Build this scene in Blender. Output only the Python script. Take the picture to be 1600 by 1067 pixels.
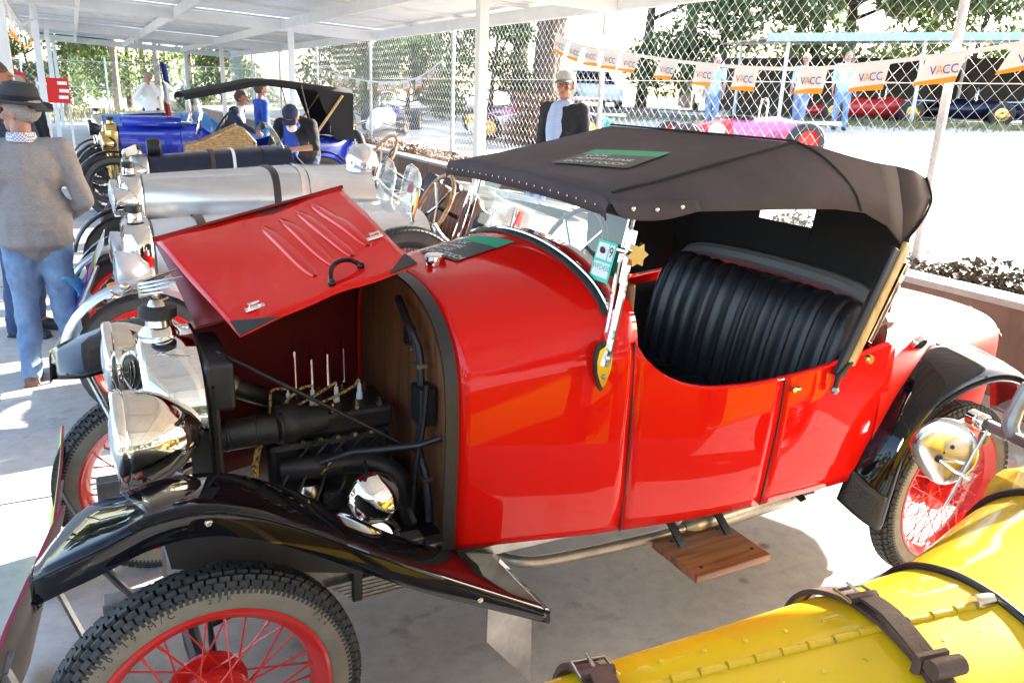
import bpy, bmesh, math, random
from math import radians as rad, sin, cos, pi
from mathutils import Vector, Matrix, Euler
S = bpy.context.scene
for o in list(bpy.data.objects): bpy.data.objects.remove(o)
COL = S.collection
rnd = random.Random(7)

# ---------------------------------------------------------------- camera
PITCH, ROLL, YAW = rad(17.3), rad(2.33), rad(28.4)
F_ = Vector((sin(YAW)*cos(PITCH), cos(YAW)*cos(PITCH), -sin(PITCH)))
R_ = Vector((cos(YAW), -sin(YAW), 0))
D_ = F_.cross(R_)
R2 = R_*cos(ROLL) - D_*sin(ROLL)
D2 = R_*sin(ROLL) + D_*cos(ROLL)
cd = bpy.data.cameras.new('camera'); cam = bpy.data.objects.new('camera', cd); COL.objects.link(cam)
cd.sensor_width = 36; cd.lens = 1240/1600*36; cd.clip_start = .02; cd.clip_end = 2000
M = Matrix((R2, -D2, -F_)).transposed().to_4x4(); M.translation = Vector((-.13, -2.18, 1.66))
cam.matrix_world = M; S.camera = cam

# ---------------------------------------------------------------- light
SUN_E, SUN_A = rad(23), rad(11)          # elevation; azimuth measured from +X towards +Y
w = bpy.data.worlds.new('World'); S.world = w; w.use_nodes = True
nt = w.node_tree; nt.nodes.clear()
sky = nt.nodes.new('ShaderNodeTexSky'); sky.sky_type = 'NISHITA'; sky.sun_disc = False
sky.sun_elevation = SUN_E; sky.sun_rotation = pi/2 - SUN_A; sky.air_density = 1.0; sky.dust_density = 2.0; sky.ozone_density = .6
bg = nt.nodes.new('ShaderNodeBackground'); bg.inputs[1].default_value = .15
wo = nt.nodes.new('ShaderNodeOutputWorld')
nt.links.new(sky.outputs[0], bg.inputs[0]); nt.links.new(bg.outputs[0], wo.inputs[0])
sl = bpy.data.lights.new('sun', 'SUN'); sl.energy = 5.0; sl.angle = rad(.5); sl.color = (1, .95, .88)
so = bpy.data.objects.new('sun', sl); COL.objects.link(so); so.location = (12, 3, 9)
so.rotation_euler = Vector((-cos(SUN_E)*cos(SUN_A), -cos(SUN_E)*sin(SUN_A), -sin(SUN_E))).to_track_quat('-Z', 'Y').to_euler()
S.view_settings.view_transform = 'Standard'; S.view_settings.look = 'None'
S.view_settings.exposure = 2.95; S.view_settings.gamma = 1
S.render.engine = 'CYCLES'
S.cycles.max_bounces = 10; S.cycles.transparent_max_bounces = 24; S.cycles.glossy_bounces = 5; S.cycles.diffuse_bounces = 5
# ---------------------------------------------------------------- materials
MATS = {}
def _mat(name):
    m = bpy.data.materials.new(name); m.use_nodes = True; MATS[name] = m
    nt = m.node_tree; b = nt.nodes['Principled BSDF']
    return m, nt, b
def mat(name, col, rough=.5, metal=0, coat=0, noise=0, nscale=8, bump=0, bscale=60, spec=.5, detail=3, col2=None, lo=.35, hi=.65, stretch=None, coord='Object', coatrough=.03, bdist=.02, coatior=1.5):
    m, nt, b = _mat(name)
    b.inputs['Base Color'].default_value = (*col, 1); b.inputs['Roughness'].default_value = rough
    b.inputs['Metallic'].default_value = metal; b.inputs['Coat Weight'].default_value = coat
    b.inputs['Coat Roughness'].default_value = coatrough; b.inputs['Coat IOR'].default_value = coatior
    b.inputs['Specular IOR Level'].default_value = spec
    tc = nt.nodes.new('ShaderNodeTexCoord'); vec = tc.outputs[coord]
    if stretch:
        mp = nt.nodes.new('ShaderNodeMapping'); mp.inputs['Scale'].default_value = stretch
        nt.links.new(vec, mp.inputs['Vector']); vec = mp.outputs[0]
    if col2 is not None or noise:
        n = nt.nodes.new('ShaderNodeTexNoise'); n.inputs['Scale'].default_value = nscale; n.inputs['Detail'].default_value = detail + 3
        n.inputs['Roughness'].default_value = .62
        nt.links.new(vec, n.inputs['Vector'])
        r = nt.nodes.new('ShaderNodeValToRGB'); r.color_ramp.elements[0].position = lo; r.color_ramp.elements[1].position = hi
        c2 = col2 if col2 is not None else tuple(c*(1-noise) for c in col)
        r.color_ramp.elements[0].color = (*c2, 1); r.color_ramp.elements[1].color = (*col, 1)
        nt.links.new(n.outputs['Fac'], r.inputs[0]); nt.links.new(r.outputs[0], b.inputs['Base Color'])
    if bump:
        n2 = nt.nodes.new('ShaderNodeTexNoise'); n2.inputs['Scale'].default_value = bscale; n2.inputs['Detail'].default_value = detail
        nt.links.new(vec, n2.inputs['Vector'])
        bp = nt.nodes.new('ShaderNodeBump'); bp.inputs['Strength'].default_value = bump; bp.inputs['Distance'].default_value = bdist
        nt.links.new(n2.outputs['Fac'], bp.inputs['Height']); nt.links.new(bp.outputs[0], b.inputs['Normal'])
        if coat: nt.links.new(bp.outputs[0], b.inputs['Coat Normal'])
    return m
def glass(name, tint=(.92, .96, .95), refl=.06, dirt=.06):
    m, nt, b = _mat(name); nt.nodes.remove(b); out = nt.nodes['Material Output']
    t = nt.nodes.new('ShaderNodeBsdfTransparent'); t.inputs[0].default_value = (*tint, 1)
    g = nt.nodes.new('ShaderNodeBsdfGlossy'); g.inputs['Roughness'].default_value = .02
    d = nt.nodes.new('ShaderNodeBsdfDiffuse'); d.inputs[0].default_value = (.75, .75, .72, 1)
    lw = nt.nodes.new('ShaderNodeLayerWeight'); lw.inputs[0].default_value = .5; pw = nt.nodes.new('ShaderNodeMath'); pw.operation = 'POWER'; pw.inputs[1].default_value = 4; nt.links.new(lw.outputs['Facing'], pw.inputs[0])
    fr = nt.nodes.new('ShaderNodeMath'); fr.operation = 'MULTIPLY_ADD'; fr.inputs[1].default_value = .7; fr.inputs[2].default_value = refl; nt.links.new(pw.outputs[0], fr.inputs[0])
    m1 = nt.nodes.new('ShaderNodeMixShader'); m2 = nt.nodes.new('ShaderNodeMixShader')
    n = nt.nodes.new('ShaderNodeTexNoise'); n.inputs['Scale'].default_value = 9; n.inputs['Detail'].default_value = 6
    mm = nt.nodes.new('ShaderNodeMath'); mm.operation = 'MULTIPLY'; mm.inputs[1].default_value = dirt*2
    nt.links.new(n.outputs['Fac'], mm.inputs[0]); nt.links.new(mm.outputs[0], m1.inputs[0])
    nt.links.new(t.outputs[0], m1.inputs[1]); nt.links.new(d.outputs[0], m1.inputs[2])
    nt.links.new(fr.outputs[0], m2.inputs[0]); nt.links.new(m1.outputs[0], m2.inputs[1]); nt.links.new(g.outputs[0], m2.inputs[2])
    nt.links.new(m2.outputs[0], out.inputs[0]); return m
def leafmat(name, c1, c2, tr=.35):
    m, nt, b = _mat(name); out = nt.nodes['Material Output']
    oi = nt.nodes.new('ShaderNodeTexNoise'); oi.inputs['Scale'].default_value = 1.3; oi.inputs['Detail'].default_value = 5
    tc = nt.nodes.new('ShaderNodeTexCoord'); nt.links.new(tc.outputs['Object'], oi.inputs['Vector'])
    r = nt.nodes.new('ShaderNodeValToRGB'); r.color_ramp.elements[0].position = .35; r.color_ramp.elements[1].position = .65
    r.color_ramp.elements[0].color = (*c1, 1); r.color_ramp.elements[1].color = (*c2, 1)
    nt.links.new(oi.outputs['Fac'], r.inputs[0]); nt.links.new(r.outputs[0], b.inputs['Base Color']); b.inputs['Roughness'].default_value = .55
    t = nt.nodes.new('ShaderNodeBsdfTranslucent'); nt.links.new(r.outputs[0], t.inputs[0])
    mx = nt.nodes.new('ShaderNodeMixShader'); mx.inputs[0].default_value = tr
    nt.links.new(b.outputs[0], mx.inputs[1]); nt.links.new(t.outputs[0], mx.inputs[2]); nt.links.new(mx.outputs[0], out.inputs[0]); return m
def woodmat(name, c1, c2, axis='X', scale=3, rough=.35, coat=.4):
    m, nt, b = _mat(name); tc = nt.nodes.new('ShaderNodeTexCoord'); mp = nt.nodes.new('ShaderNodeMapping')
    mp.inputs['Scale'].default_value = {'X': (1, 14, 14), 'Y': (14, 1, 14), 'Z': (14, 14, 1)}[axis]
    n = nt.nodes.new('ShaderNodeTexNoise'); n.inputs['Scale'].default_value = scale; n.inputs['Detail'].default_value = 7; n.inputs['Distortion'].default_value = .6
    r = nt.nodes.new('ShaderNodeValToRGB'); r.color_ramp.elements[0].position = .36; r.color_ramp.elements[1].position = .62
    r.color_ramp.elements[0].color = (*c1, 1); r.color_ramp.elements[1].color = (*c2, 1)
    nt.links.new(tc.outputs['Object'], mp.inputs[0]); nt.links.new(mp.outputs[0], n.inputs[0]); nt.links.new(n.outputs['Fac'], r.inputs[0])
    nt.links.new(r.outputs[0], b.inputs['Base Color']); b.inputs['Roughness'].default_value = rough; b.inputs['Coat Weight'].default_value = coat; return m
def wovenmat(name, c1, c2, sc=90, rough=.9):
    m, nt, b = _mat(name); tc = nt.nodes.new('ShaderNodeTexCoord')
    wv = nt.nodes.new('ShaderNodeTexWave'); wv.inputs['Scale'].default_value = sc; wv.inputs['Distortion'].default_value = 3; wv.bands_direction = 'Z'
    n = nt.nodes.new('ShaderNodeTexNoise'); n.inputs['Scale'].default_value = 160; n.inputs['Detail'].default_value = 4
    mp = nt.nodes.new('ShaderNodeMapping'); mp.inputs['Scale'].default_value = (.4, .4, 2.5)
    nt.links.new(tc.outputs['Object'], mp.inputs[0]); nt.links.new(mp.outputs[0], n.inputs[0]); nt.links.new(tc.outputs['Object'], wv.inputs[0])
    ad = nt.nodes.new('ShaderNodeMix'); ad.data_type = 'FLOAT'; ad.inputs[0].default_value = .7
    nt.links.new(wv.outputs['Fac'], ad.inputs[2]); nt.links.new(n.outputs['Fac'], ad.inputs[3])
    r = nt.nodes.new('ShaderNodeValToRGB'); r.color_ramp.elements[0].position = .3; r.color_ramp.elements[1].position = .7
    r.color_ramp.elements[0].color = (*c1, 1); r.color_ramp.elements[1].color = (*c2, 1)
    nt.links.new(ad.outputs[0], r.inputs[0]); nt.links.new(r.outputs[0], b.inputs['Base Color']); b.inputs['Roughness'].default_value = rough
    bp = nt.nodes.new('ShaderNodeBump'); bp.inputs['Strength'].default_value = .25; bp.inputs['Distance'].default_value = .004
    nt.links.new(ad.outputs[0], bp.inputs['Height']); nt.links.new(bp.outputs[0], b.inputs['Normal']); return m
def checkmat(name, c1, c2, sc=60):
    m, nt, b = _mat(name); tc = nt.nodes.new('ShaderNodeTexCoord'); k = nt.nodes.new('ShaderNodeTexChecker')
    k.inputs['Scale'].default_value = sc; k.inputs[1].default_value = (*c1, 1); k.inputs[2].default_value = (*c2, 1)
    nt.links.new(tc.outputs['Object'], k.inputs[0]); nt.links.new(k.outputs[0], b.inputs['Base Color']); b.inputs['Roughness'].default_value = .9; return m

RED = mat('red_paint', (.63, .007, .004), .55, 0, .9, bump=.02, bscale=4, detail=1, coatrough=.012, spec=.0, coatior=1.38)
LAMPC = mat('warm_nickel_plate', (.74, .69, .60), .05, 1)
REDD = mat('soft_gloss_red_paint', (.62, .012, .008), .55, 0, .5, coatrough=.3, coatior=1.38, spec=.1)  # rougher coat that blurs reflections on the tail
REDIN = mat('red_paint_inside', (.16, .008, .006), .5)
REDW = mat('red_wheel_enamel', (.62, .018, .012), .28, 0, .6)
BLACKP = mat('black_gloss_paint', (.004, .004, .006), .5, 0, 1.0, bump=.02, bscale=5, detail=1, coatrough=.01, spec=.0, coatior=1.40)
BLACKS = mat('black_satin', (.012, .012, .013), .45, bump=.1, bscale=120)
GREASE = mat('engine_black', (.007, .007, .008), .5, col2=(.022, .018, .015), nscale=14, bump=.25, bscale=50, bdist=.004)
CHROME = mat('chrome', (.84, .83, .80), .04, 1)
NICKEL = mat('dull_nickel', (.55, .52, .46), .25, 1)
STEEL = mat('grey_steel', (.33, .33, .33), .4, .8, col2=(.18, .17, .16), nscale=12)
ALU = mat('polished_aluminium', (.84, .85, .87), .17, 1, col2=(.7, .71, .73), nscale=3, bump=.06, bscale=4, detail=2)
ALUD = mat('dull_aluminium', (.6, .61, .62), .35, 1, col2=(.36, .36, .36), nscale=9, bump=.1, bscale=30, bdist=.004)
SILVERP = mat('silver_paint', (.66, .66, .68), .3, .55, .6, bump=.03, bscale=4, detail=1)
TREAD = mat('tyre_tread_rubber', (.028, .028, .031), .72, col2=(.055, .053, .05), nscale=20, bump=.2, bscale=150, bdist=.003)
WALLR = mat('tyre_sidewall_rubber', (.25, .215, .155), .8, col2=(.18, .155, .115), nscale=14)
WALLD = mat('black_sidewall_rubber', (.03, .03, .032), .6, col2=(.06, .058, .055), nscale=12)
LETTER = mat('moulded_lettering', (.03, .027, .022), .8)
CANVAS = mat('faded_black_canvas', (.066, .050, .056), .9, col2=(.044, .034, .040), nscale=4, bump=.3, bscale=420, bdist=.003)
CANVIN = mat('hood_lining', (.012, .012, .014), .9, bump=.2, bscale=300, bdist=.003)
LEATH = mat('black_leather', (.012, .013, .018), .36, bump=.35, bscale=220, bdist=.002, spec=.6)
LEATHB = mat('brown_leather', (.20, .085, .05), .45, bump=.3, bscale=150, bdist=.003, col2=(.12, .05, .03), nscale=5)
STRAP = mat('worn_strap_leather', (.085, .045, .035), .55, col2=(.045, .024, .02), nscale=25, bump=.3, bscale=150, bdist=.003)
STRAPD = mat('dark_strap_leather', (.03, .024, .022), .5)
GREYV = mat('grey_vinyl', (.17, .175, .18), .5, bump=.1, bscale=100)
PLY = woodmat('firewall_plywood', (.12, .045, .016), (.21, .09, .035), 'Z', 2.2, .5, .1)
STEPW = woodmat('varnished_step_timber', (.17, .055, .018), (.36, .15, .06), 'X', 2.5, .35, .4)
ASHW = woodmat('varnished_ash', (.42, .26, .10), (.60, .42, .2), 'Z', 3, .3, .6)
WHEELW = woodmat('steering_wheel_timber', (.22, .10, .035), (.42, .22, .09), 'X', 4, .3, .6)
YEL = mat('yellow_paint', (.62, .415, .003), .5, 0, .7, spec=.2, coatrough=.06, col2=(.58, .36, .01), nscale=7, bump=.05, bscale=7, detail=2, lo=.3, hi=.5)
YELCHIP = mat('chipped_yellow', (.58, .385, .01), .45, col2=(.28, .22, .1), nscale=70, lo=.33, hi=.38)
BLUE = mat('blue_paint', (.008, .028, .42), .5, 0, 1, bump=.02, bscale=4, detail=1, spec=.15)
SKYB = mat('light_blue_paint', (.05, .22, .55), .3, 0, 1)
NAVY = mat('navy_paint', (.006, .010, .03), .5, 0, .8, spec=.15)
BRASS = mat('brass', (.72, .52, .2), .2, 1)
GOLD = mat('gilt_knob', (.72, .56, .24), .22, 1)
AMBER = mat('amber_lens', (.8, .22, .01), .2, 0, .5)
WHITEP = mat('white_paint', (.78, .78, .77), .4)
PAINTW = mat('cream_galvanised_steel', (.80, .80, .78), .45, .0, col2=(.72, .73, .72), nscale=3)
ZINC = mat('zinc_sheet', (.74, .75, .76), .4, .1, col2=(.64, .66, .68), nscale=2)
POSTM = mat('galvanised_pipe', (.55, .56, .57), .45, .35, col2=(.42, .43, .45), nscale=6)
WIRE = mat('galvanised_wire', (.78, .78, .78), .35, .0)
GLASS = glass('window_glass'); PERSPEX = glass('scratched_perspex', (.86, .9, .9), dirt=.16)
DIRTYG = glass('dusty_windscreen_glass', (.66, .62, .56), dirt=.035)
LENS = mat('lamp_glass', (.75, .78, .8), .08, .3, 1)
GREENC = mat('green_card', (.01, .33, .17), .6); DARKC = mat('charcoal_card', (.035, .04, .038), .5); WHITEC = mat('white_card', (.8, .8, .8), .6)
PINKC = mat('maroon_card', (.35, .03, .08), .5); BLUEC = mat('violet_card', (.08, .07, .35), .6); LIMEC = mat('lime_card', (.4, .6, .05), .6)
CYANR = mat('light_blue_ribbon', (.1, .45, .75), .5)
INK = mat('dark_ink', (.02, .02, .03), .6); INKB = mat('blue_ink', (.03, .05, .3), .6); ORNG = mat('orange_print', (.85, .33, .01), .6)
FLAGW = mat('white_flag_plastic', (.8, .8, .8), .5, bump=.1, bscale=12)
SKIN = mat('skin', (.48, .25, .17), .55, col2=(.38, .18, .12), nscale=12, spec=.35)
SKINR = mat('tanned_skin', (.42, .2, .12), .55, col2=(.33, .14, .09), nscale=12, spec=.35)
HAIRG = mat('grey_hair', (.32, .3, .28), .8, bump=.6, bscale=90); HAIRB = mat('brown_hair', (.10, .06, .04), .8, bump=.6, bscale=90); HAIRW = mat('white_hair', (.7, .68, .65), .8, bump=.6, bscale=90)
EYE = mat('eye_dark', (.02, .015, .012), .3); LIP = mat('lips', (.30, .11, .09), .6)
KNIT = wovenmat('grey_knit', (.19, .17, .165), (.34, .31, .295), 70)
DENIM = mat('faded_denim', (.24, .35, .52), .9, col2=(.09, .16, .30), nscale=5, lo=.3, hi=.65, bump=.3, bscale=300, bdist=.002)
DENIMD = mat('dark_denim', (.07, .11, .22), .9, col2=(.04, .07, .15), nscale=6)
FELT = mat('charcoal_felt', (.045, .047, .05), .95, bump=.2, bscale=200, bdist=.002)
SHOE = mat('brown_shoe', (.16, .075, .045), .5); SHOEB = mat('black_shoe', (.02, .02, .02), .5)
FLEECE = mat('black_fleece', (.014, .015, .02), .9, bump=.3, bscale=90, bdist=.004)
SHIRTB = checkmat('blue_check_shirt', (.28, .38, .62), (.36, .46, .68), 90); SHIRTL = mat('light_blue_shirt', (.35, .5, .68), .85)
COLLAR = checkmat('checked_collar', (.75, .75, .78), (.2, .23, .35), 110)
NAVYC = mat('navy_cloth', (.02, .03, .07), .9); BLUEV = mat('royal_blue_cloth', (.02, .07, .42), .85); BLKC = mat('black_cloth', (.015, .015, .018), .9)
WHC = mat('white_cloth', (.75, .75, .75), .9); REDC = mat('red_cloth', (.6, .02, .02), .85); CAPG = mat('pale_cap_cloth', (.42, .42, .38), .9); TEAL = mat('teal_cloth', (.06, .14, .14), .9)
PLAID = checkmat('blue_plaid', (.06, .12, .32), (.22, .3, .48), 22)
WICK = mat('wicker', (.45, .3, .15), .7, col2=(.25, .15, .07), nscale=30)
BARK = mat('tree_bark', (.105, .075, .052), .95, col2=(.035, .026, .02), nscale=4, bump=.9, bscale=14, bdist=.05, stretch=(1, 1, .35))
BARKP = mat('pale_gum_bark', (.36, .31, .26), .9, col2=(.2, .17, .14), nscale=3, bump=.5, bscale=9, stretch=(1, 1, .3))
LEAF = leafmat('gum_leaves', (.11, .125, .085), (.19, .20, .14), .45); LEAFG = leafmat('green_leaves', (.08, .135, .045), (.16, .22, .085), .45); LEAFD = leafmat('ivy_leaves', (.028, .028, .012), (.085, .06, .032), .12)
LITTER = leafmat('dry_leaf_litter', (.10, .055, .03), (.24, .14, .08), .1)
GRASSM = leafmat('dry_grass', (.14, .15, .05), (.3, .28, .13), .25)

def concrete():
    m, nt, b = _mat('concrete_floor'); tc = nt.nodes.new('ShaderNodeTexCoord')
    def noise(sc, d=8):
        n = nt.nodes.new('ShaderNodeTexNoise'); n.inputs['Scale'].default_value = sc; n.inputs['Detail'].default_value = d; n.inputs['Roughness'].default_value = .6
        nt.links.new(tc.outputs['Object'], n.inputs[0]); return n
    def ramp(n, a, c1, bb, c2):
        r = nt.nodes.new('ShaderNodeValToRGB'); r.color_ramp.elements[0].position = a; r.color_ramp.elements[1].position = bb
        r.color_ramp.elements[0].color = (*c1, 1); r.color_ramp.elements[1].color = (*c2, 1); nt.links.new(n.outputs['Fac'], r.inputs[0]); return r
    def mul(a, c):
        x = nt.nodes.new('ShaderNodeMix'); x.data_type = 'RGBA'; x.blend_type = 'MULTIPLY'; x.inputs[0].default_value = 1
        nt.links.new(a.outputs[0 if a.type != 'MIX' else 2], x.inputs[6]); nt.links.new(c.outputs[0], x.inputs[7]); return x
    n1 = noise(1.1); n2 = noise(17, 10); n3 = noise(4.5, 4); n4 = noise(75, 3)
    a = ramp(n1, .3, (.37, .35, .325), .7, (.50, .48, .45))
    b2 = ramp(n2, .3, (.82, .81, .8), .6, (1, 1, 1)); b3 = ramp(n3, .60, (1, 1, 1), .76, (.5, .46, .42)); b4 = ramp(n4, .25, (.75, .74, .72), .4, (1, 1, 1))
    mp = nt.nodes.new('ShaderNodeMapping'); mp.inputs['Scale'].default_value = (2.2, 9, 1); mp.inputs['Rotation'].default_value = (0, 0, .25); nt.links.new(tc.outputs['Object'], mp.inputs[0])
    n5 = nt.nodes.new('ShaderNodeTexNoise'); n5.inputs['Scale'].default_value = 1.6; n5.inputs['Detail'].default_value = 5; nt.links.new(mp.outputs[0], n5.inputs[0]); b5 = ramp(n5, .62, (1, 1, 1), .80, (.74, .72, .7))
    v6 = nt.nodes.new('ShaderNodeTexVoronoi'); v6.inputs['Scale'].default_value = 3.1; nt.links.new(tc.outputs['Object'], v6.inputs[0]); r6 = nt.nodes.new('ShaderNodeValToRGB'); r6.color_ramp.elements[0].position = .05; r6.color_ramp.elements[1].position = .10; r6.color_ramp.elements[0].color = (.45, .42, .4, 1); r6.color_ramp.elements[1].color = (1, 1, 1, 1); nt.links.new(v6.outputs['Distance'], r6.inputs[0])
    x = mul(mul(mul(mul(mul(a, b2), b3), b4), b5), r6)
    nt.links.new(x.outputs[2], b.inputs['Base Color']); b.inputs['Roughness'].default_value = .62; b.inputs['Specular IOR Level'].default_value = .35
    bp = nt.nodes.new('ShaderNodeBump'); bp.inputs['Strength'].default_value = .25; bp.inputs['Distance'].default_value = .004
    nt.links.new(n2.outputs['Fac'], bp.inputs['Height']); nt.links.new(bp.outputs[0], b.inputs['Normal']); return m
CONC = concrete()
CONCW = mat('weathered_concrete', (.26, .175, .13), .9, col2=(.15, .10, .075), nscale=3, bump=.5, bscale=25, detail=6, lo=.3, hi=.7, stretch=(1, 1, .35))
CONCT = mat('pale_concrete_capping', (.5, .48, .45), .9, col2=(.36, .34, .31), nscale=5)
GRAVEL = mat('pale_gravel', (.50, .46, .40), .95, col2=(.38, .35, .30), nscale=1.5, bump=.6, bscale=40)
ASPH = mat('blue_grey_asphalt', (.10, .11, .125), .9, col2=(.075, .08, .09), nscale=2, bump=.4, bscale=60)

# ---------------------------------------------------------------- mesh helpers
class MB:
    def __init__(s): s.v = []; s.f = []; s.m = []; s.cm = 0
    def add(s, vs, fs, mi=None):
        o = len(s.v); s.v += [tuple(v) for v in vs]; s.f += [tuple(i+o for i in f) for f in fs]; s.m += [s.cm if mi is None else mi]*len(fs); return s
    def box(s, c, d, rot=None, bev=0, mi=None):
        x, y, z = (k/2 for k in d); vs = [Vector((sx*x, sy*y, sz*z)) for sx in (-1, 1) for sy in (-1, 1) for sz in (-1, 1)]
        if rot is not None:
            R = rot if isinstance(rot, Matrix) else Euler(rot).to_matrix(); vs = [R @ v for v in vs]
        c = Vector(c); return s.add([v+c for v in vs], [(0, 1, 3, 2), (4, 6, 7, 5), (0, 4, 5, 1), (2, 3, 7, 6), (0, 2, 6, 4), (1, 5, 7, 3)], mi)
    def beam(s, a, b, wd, hg, mi=None):
        a = Vector(a); b = Vector(b); d = b-a; L = d.length
        return s.box((a+b)/2, (L, wd, hg), d.to_track_quat('X', 'Z').to_matrix(), mi=mi)
    def tube(s, pts, r, n=8, closed=False, caps=True, mi=None):
        pts = [Vector(p) for p in pts]; k = len(pts); rs = r if isinstance(r, (list, tuple)) else [r]*k; vs = []; up = None
        for i, p in enumerate(pts):
            if closed: t = pts[(i+1) % k]-pts[i-1]
            else: t = pts[min(i+1, k-1)]-pts[max(i-1, 0)]
            if t.length < 1e-9: t = Vector((0, 0, 1))
            t.normalize()
            if up is None: up = Vector((0, 0, 1)) if abs(t.z) < .9 else Vector((1, 0, 0))
            a = t.cross(up)
            if a.length < 1e-6: a = t.orthogonal()
            a.normalize(); b = a.cross(t).normalized(); up = b
            vs += [p+(a*cos(2*pi*j/n)+b*sin(2*pi*j/n))*rs[i] for j in range(n)]
        fs = []
        for i in range(k if closed else k-1):
            i2 = (i+1) % k
            for j in range(n): fs.append((i*n+j, i*n+(j+1) % n, i2*n+(j+1) % n, i2*n+j))
        if caps and not closed: fs += [tuple(range(n-1, -1, -1)), tuple((k-1)*n+j for j in range(n))]
        return s.add(vs, fs, mi)
    def lathe(s, prof, n=24, mat4=None, mi=None, a0=0, a1=2*pi):
        full = abs(a1-a0-2*pi) < 1e-6; m = n if full else n+1; vs = []
        for (r, z) in prof:
            for j in range(m):
                a = a0+(a1-a0)*j/n; vs.append(Vector((r*cos(a), r*sin(a), z)))
        if mat4 is not None: vs = [mat4 @ v for v in vs]
        fs = []
        for i in range(len(prof)-1):
            for j in range(n):
                j2 = (j+1) % m; fs.append((i*m+j, i*m+j2, (i+1)*m+j2, (i+1)*m+j))
        return s.add(vs, fs, mi)
    def loft(s, rings, closed=False, caps=False, mi=None):
        n = len(rings[0]); vs = [p for r in rings for p in r]; fs = []
        for i in range(len(rings)-1):
            for j in range(n if closed else n-1):
                j2 = (j+1) % n; fs.append((i*n+j, i*n+j2, (i+1)*n+j2, (i+1)*n+j))
        if caps: fs += [tuple(range(n-1, -1, -1)), tuple((len(rings)-1)*n+j for j in range(n))]
        return s.add(vs, fs, mi)
    def ball(s, c, r, n=12, rot=None, mi=None):
        c = Vector(c); rr = r if isinstance(r, (tuple, list)) else (r, r, r); k = n//2; vs = []; fs = []
        R = Euler(rot).to_matrix() if rot is not None else None
        for i in range(1, k):
            t = pi*i/k
            for j in range(n):
                a = 2*pi*j/n; v = Vector((rr[0]*sin(t)*cos(a), rr[1]*sin(t)*sin(a), rr[2]*cos(t))); vs.append(v)
        vs += [Vector((0, 0, rr[2])), Vector((0, 0, -rr[2]))]; T = len(vs)-2
        if R is not None: vs = [R @ v for v in vs]
        for i in range(k-2):
            for j in range(n): fs.append((i*n+j, (i+1)*n+j, (i+1)*n+(j+1) % n, i*n+(j+1) % n))
        for j in range(n): fs += [(T, j, (j+1) % n), (T+1, (k-2)*n+(j+1) % n, (k-2)*n+j)]
        return s.add([v+c for v in vs], fs, mi)
    def cap(s, p0, r0, p1, r1, n=12, mi=None):      # tapered capsule
        p0 = Vector(p0); p1 = Vector(p1); d = p1-p0; L = d.length
        if L < 1e-6: return s.ball(p0, r0, n)
        q = d.to_track_quat('Z', 'Y').to_matrix().to_4x4(); q.translation = p0
        pr = [(max(r0*sin(t), 1e-4), -r0*cos(t)) for t in (0, .4, .8, 1.2, pi/2)] + [(max(r1*cos(t), 1e-4), L+r1*sin(t)) for t in (0, .4, .8, 1.2, pi/2)]
        return s.lathe(pr, n, q, mi)
    def build(s, name, m, parent=None, smooth=True, bevel=0, angle=35, weld=False, kind=None, solid=0, sub=0, label=None, link=True):
        me = bpy.data.meshes.new(name); me.from_pydata(s.v, [], s.f); me.validate(clean_customdata=False)
        ms = m if isinstance(m, (list, tuple)) else [m]
        for x in ms: me.materials.append(x)
        if len(ms) > 1 and len(me.polygons) == len(s.m): me.polygons.foreach_set('material_index', s.m)
        bm = bmesh.new(); bm.from_mesh(me)
        if weld: bmesh.ops.remove_doubles(bm, verts=bm.verts, dist=1e-5)
        bmesh.ops.recalc_face_normals(bm, faces=bm.faces); bm.to_mesh(me); bm.free()
        if smooth:
            me.shade_smooth(); me.set_sharp_from_angle(angle=rad(angle))
        o = bpy.data.objects.new(name, me)
        if link: COL.objects.link(o)
        if parent is not None: o.parent = parent
        if solid: md = o.modifiers.new('solid', 'SOLIDIFY'); md.thickness = solid; md.offset = -1
        if bevel: md = o.modifiers.new('bevel', 'BEVEL'); md.width = bevel; md.segments = 2; md.limit_method = 'ANGLE'; md.angle_limit = rad(40)
        if sub: md = o.modifiers.new('sub', 'SUBSURF'); md.levels = sub; md.render_levels = sub
        if kind: o['kind'] = kind
        if label: o['label'] = label
        return o
def tag(o, label=None, cat=None, group=None, kind=None):
    if label: o['label'] = label
    if cat: o['category'] = cat
    if group: o['group'] = group
    if kind: o['kind'] = kind
    return o
def thing(name, label, cat, loc=(0, 0, 0), rz=0, group=None):
    o = bpy.data.objects.new(name, None); COL.objects.link(o); o.location = loc; o.rotation_euler = (0, 0, rz); o.empty_display_size = .1
    return tag(o, label, cat, group)
def inst(o, parent, loc=(0, 0, 0), rot=(0, 0, 0), sc=(1, 1, 1)):
    c = o.copy(); COL.objects.link(c); c.parent = parent; c.location = loc; c.rotation_euler = rot; c.scale = sc; return c
def copy_tree(o, parent=None):
    c = o.copy(); COL.objects.link(c); c.parent = parent
    for ch in list(o.children): copy_tree(ch, c)
    return c
def lerp(a, b, t): return a+(b-a)*t
def interp(tab, x):
    if x <= tab[0][0]: return tab[0][1]
    for (a, va), (b, vb) in zip(tab, tab[1:]):
        if x <= b: return lerp(va, vb, (x-a)/(b-a))
    return tab[-1][1]
def spline(pts, n=8):
    P = [Vector(p) for p in pts]; out = []
    for i in range(len(P)-1):
        p0 = P[max(i-1, 0)]; p1 = P[i]; p2 = P[i+1]; p3 = P[min(i+2, len(P)-1)]
        for k in range(n):
            t = k/n; out.append(.5*((2*p1)+(p2-p0)*t+(2*p0-5*p1+4*p2-p3)*t*t+(3*p1-p0-3*p2+p3)*t**3))
    return out+[P[-1]]
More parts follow.
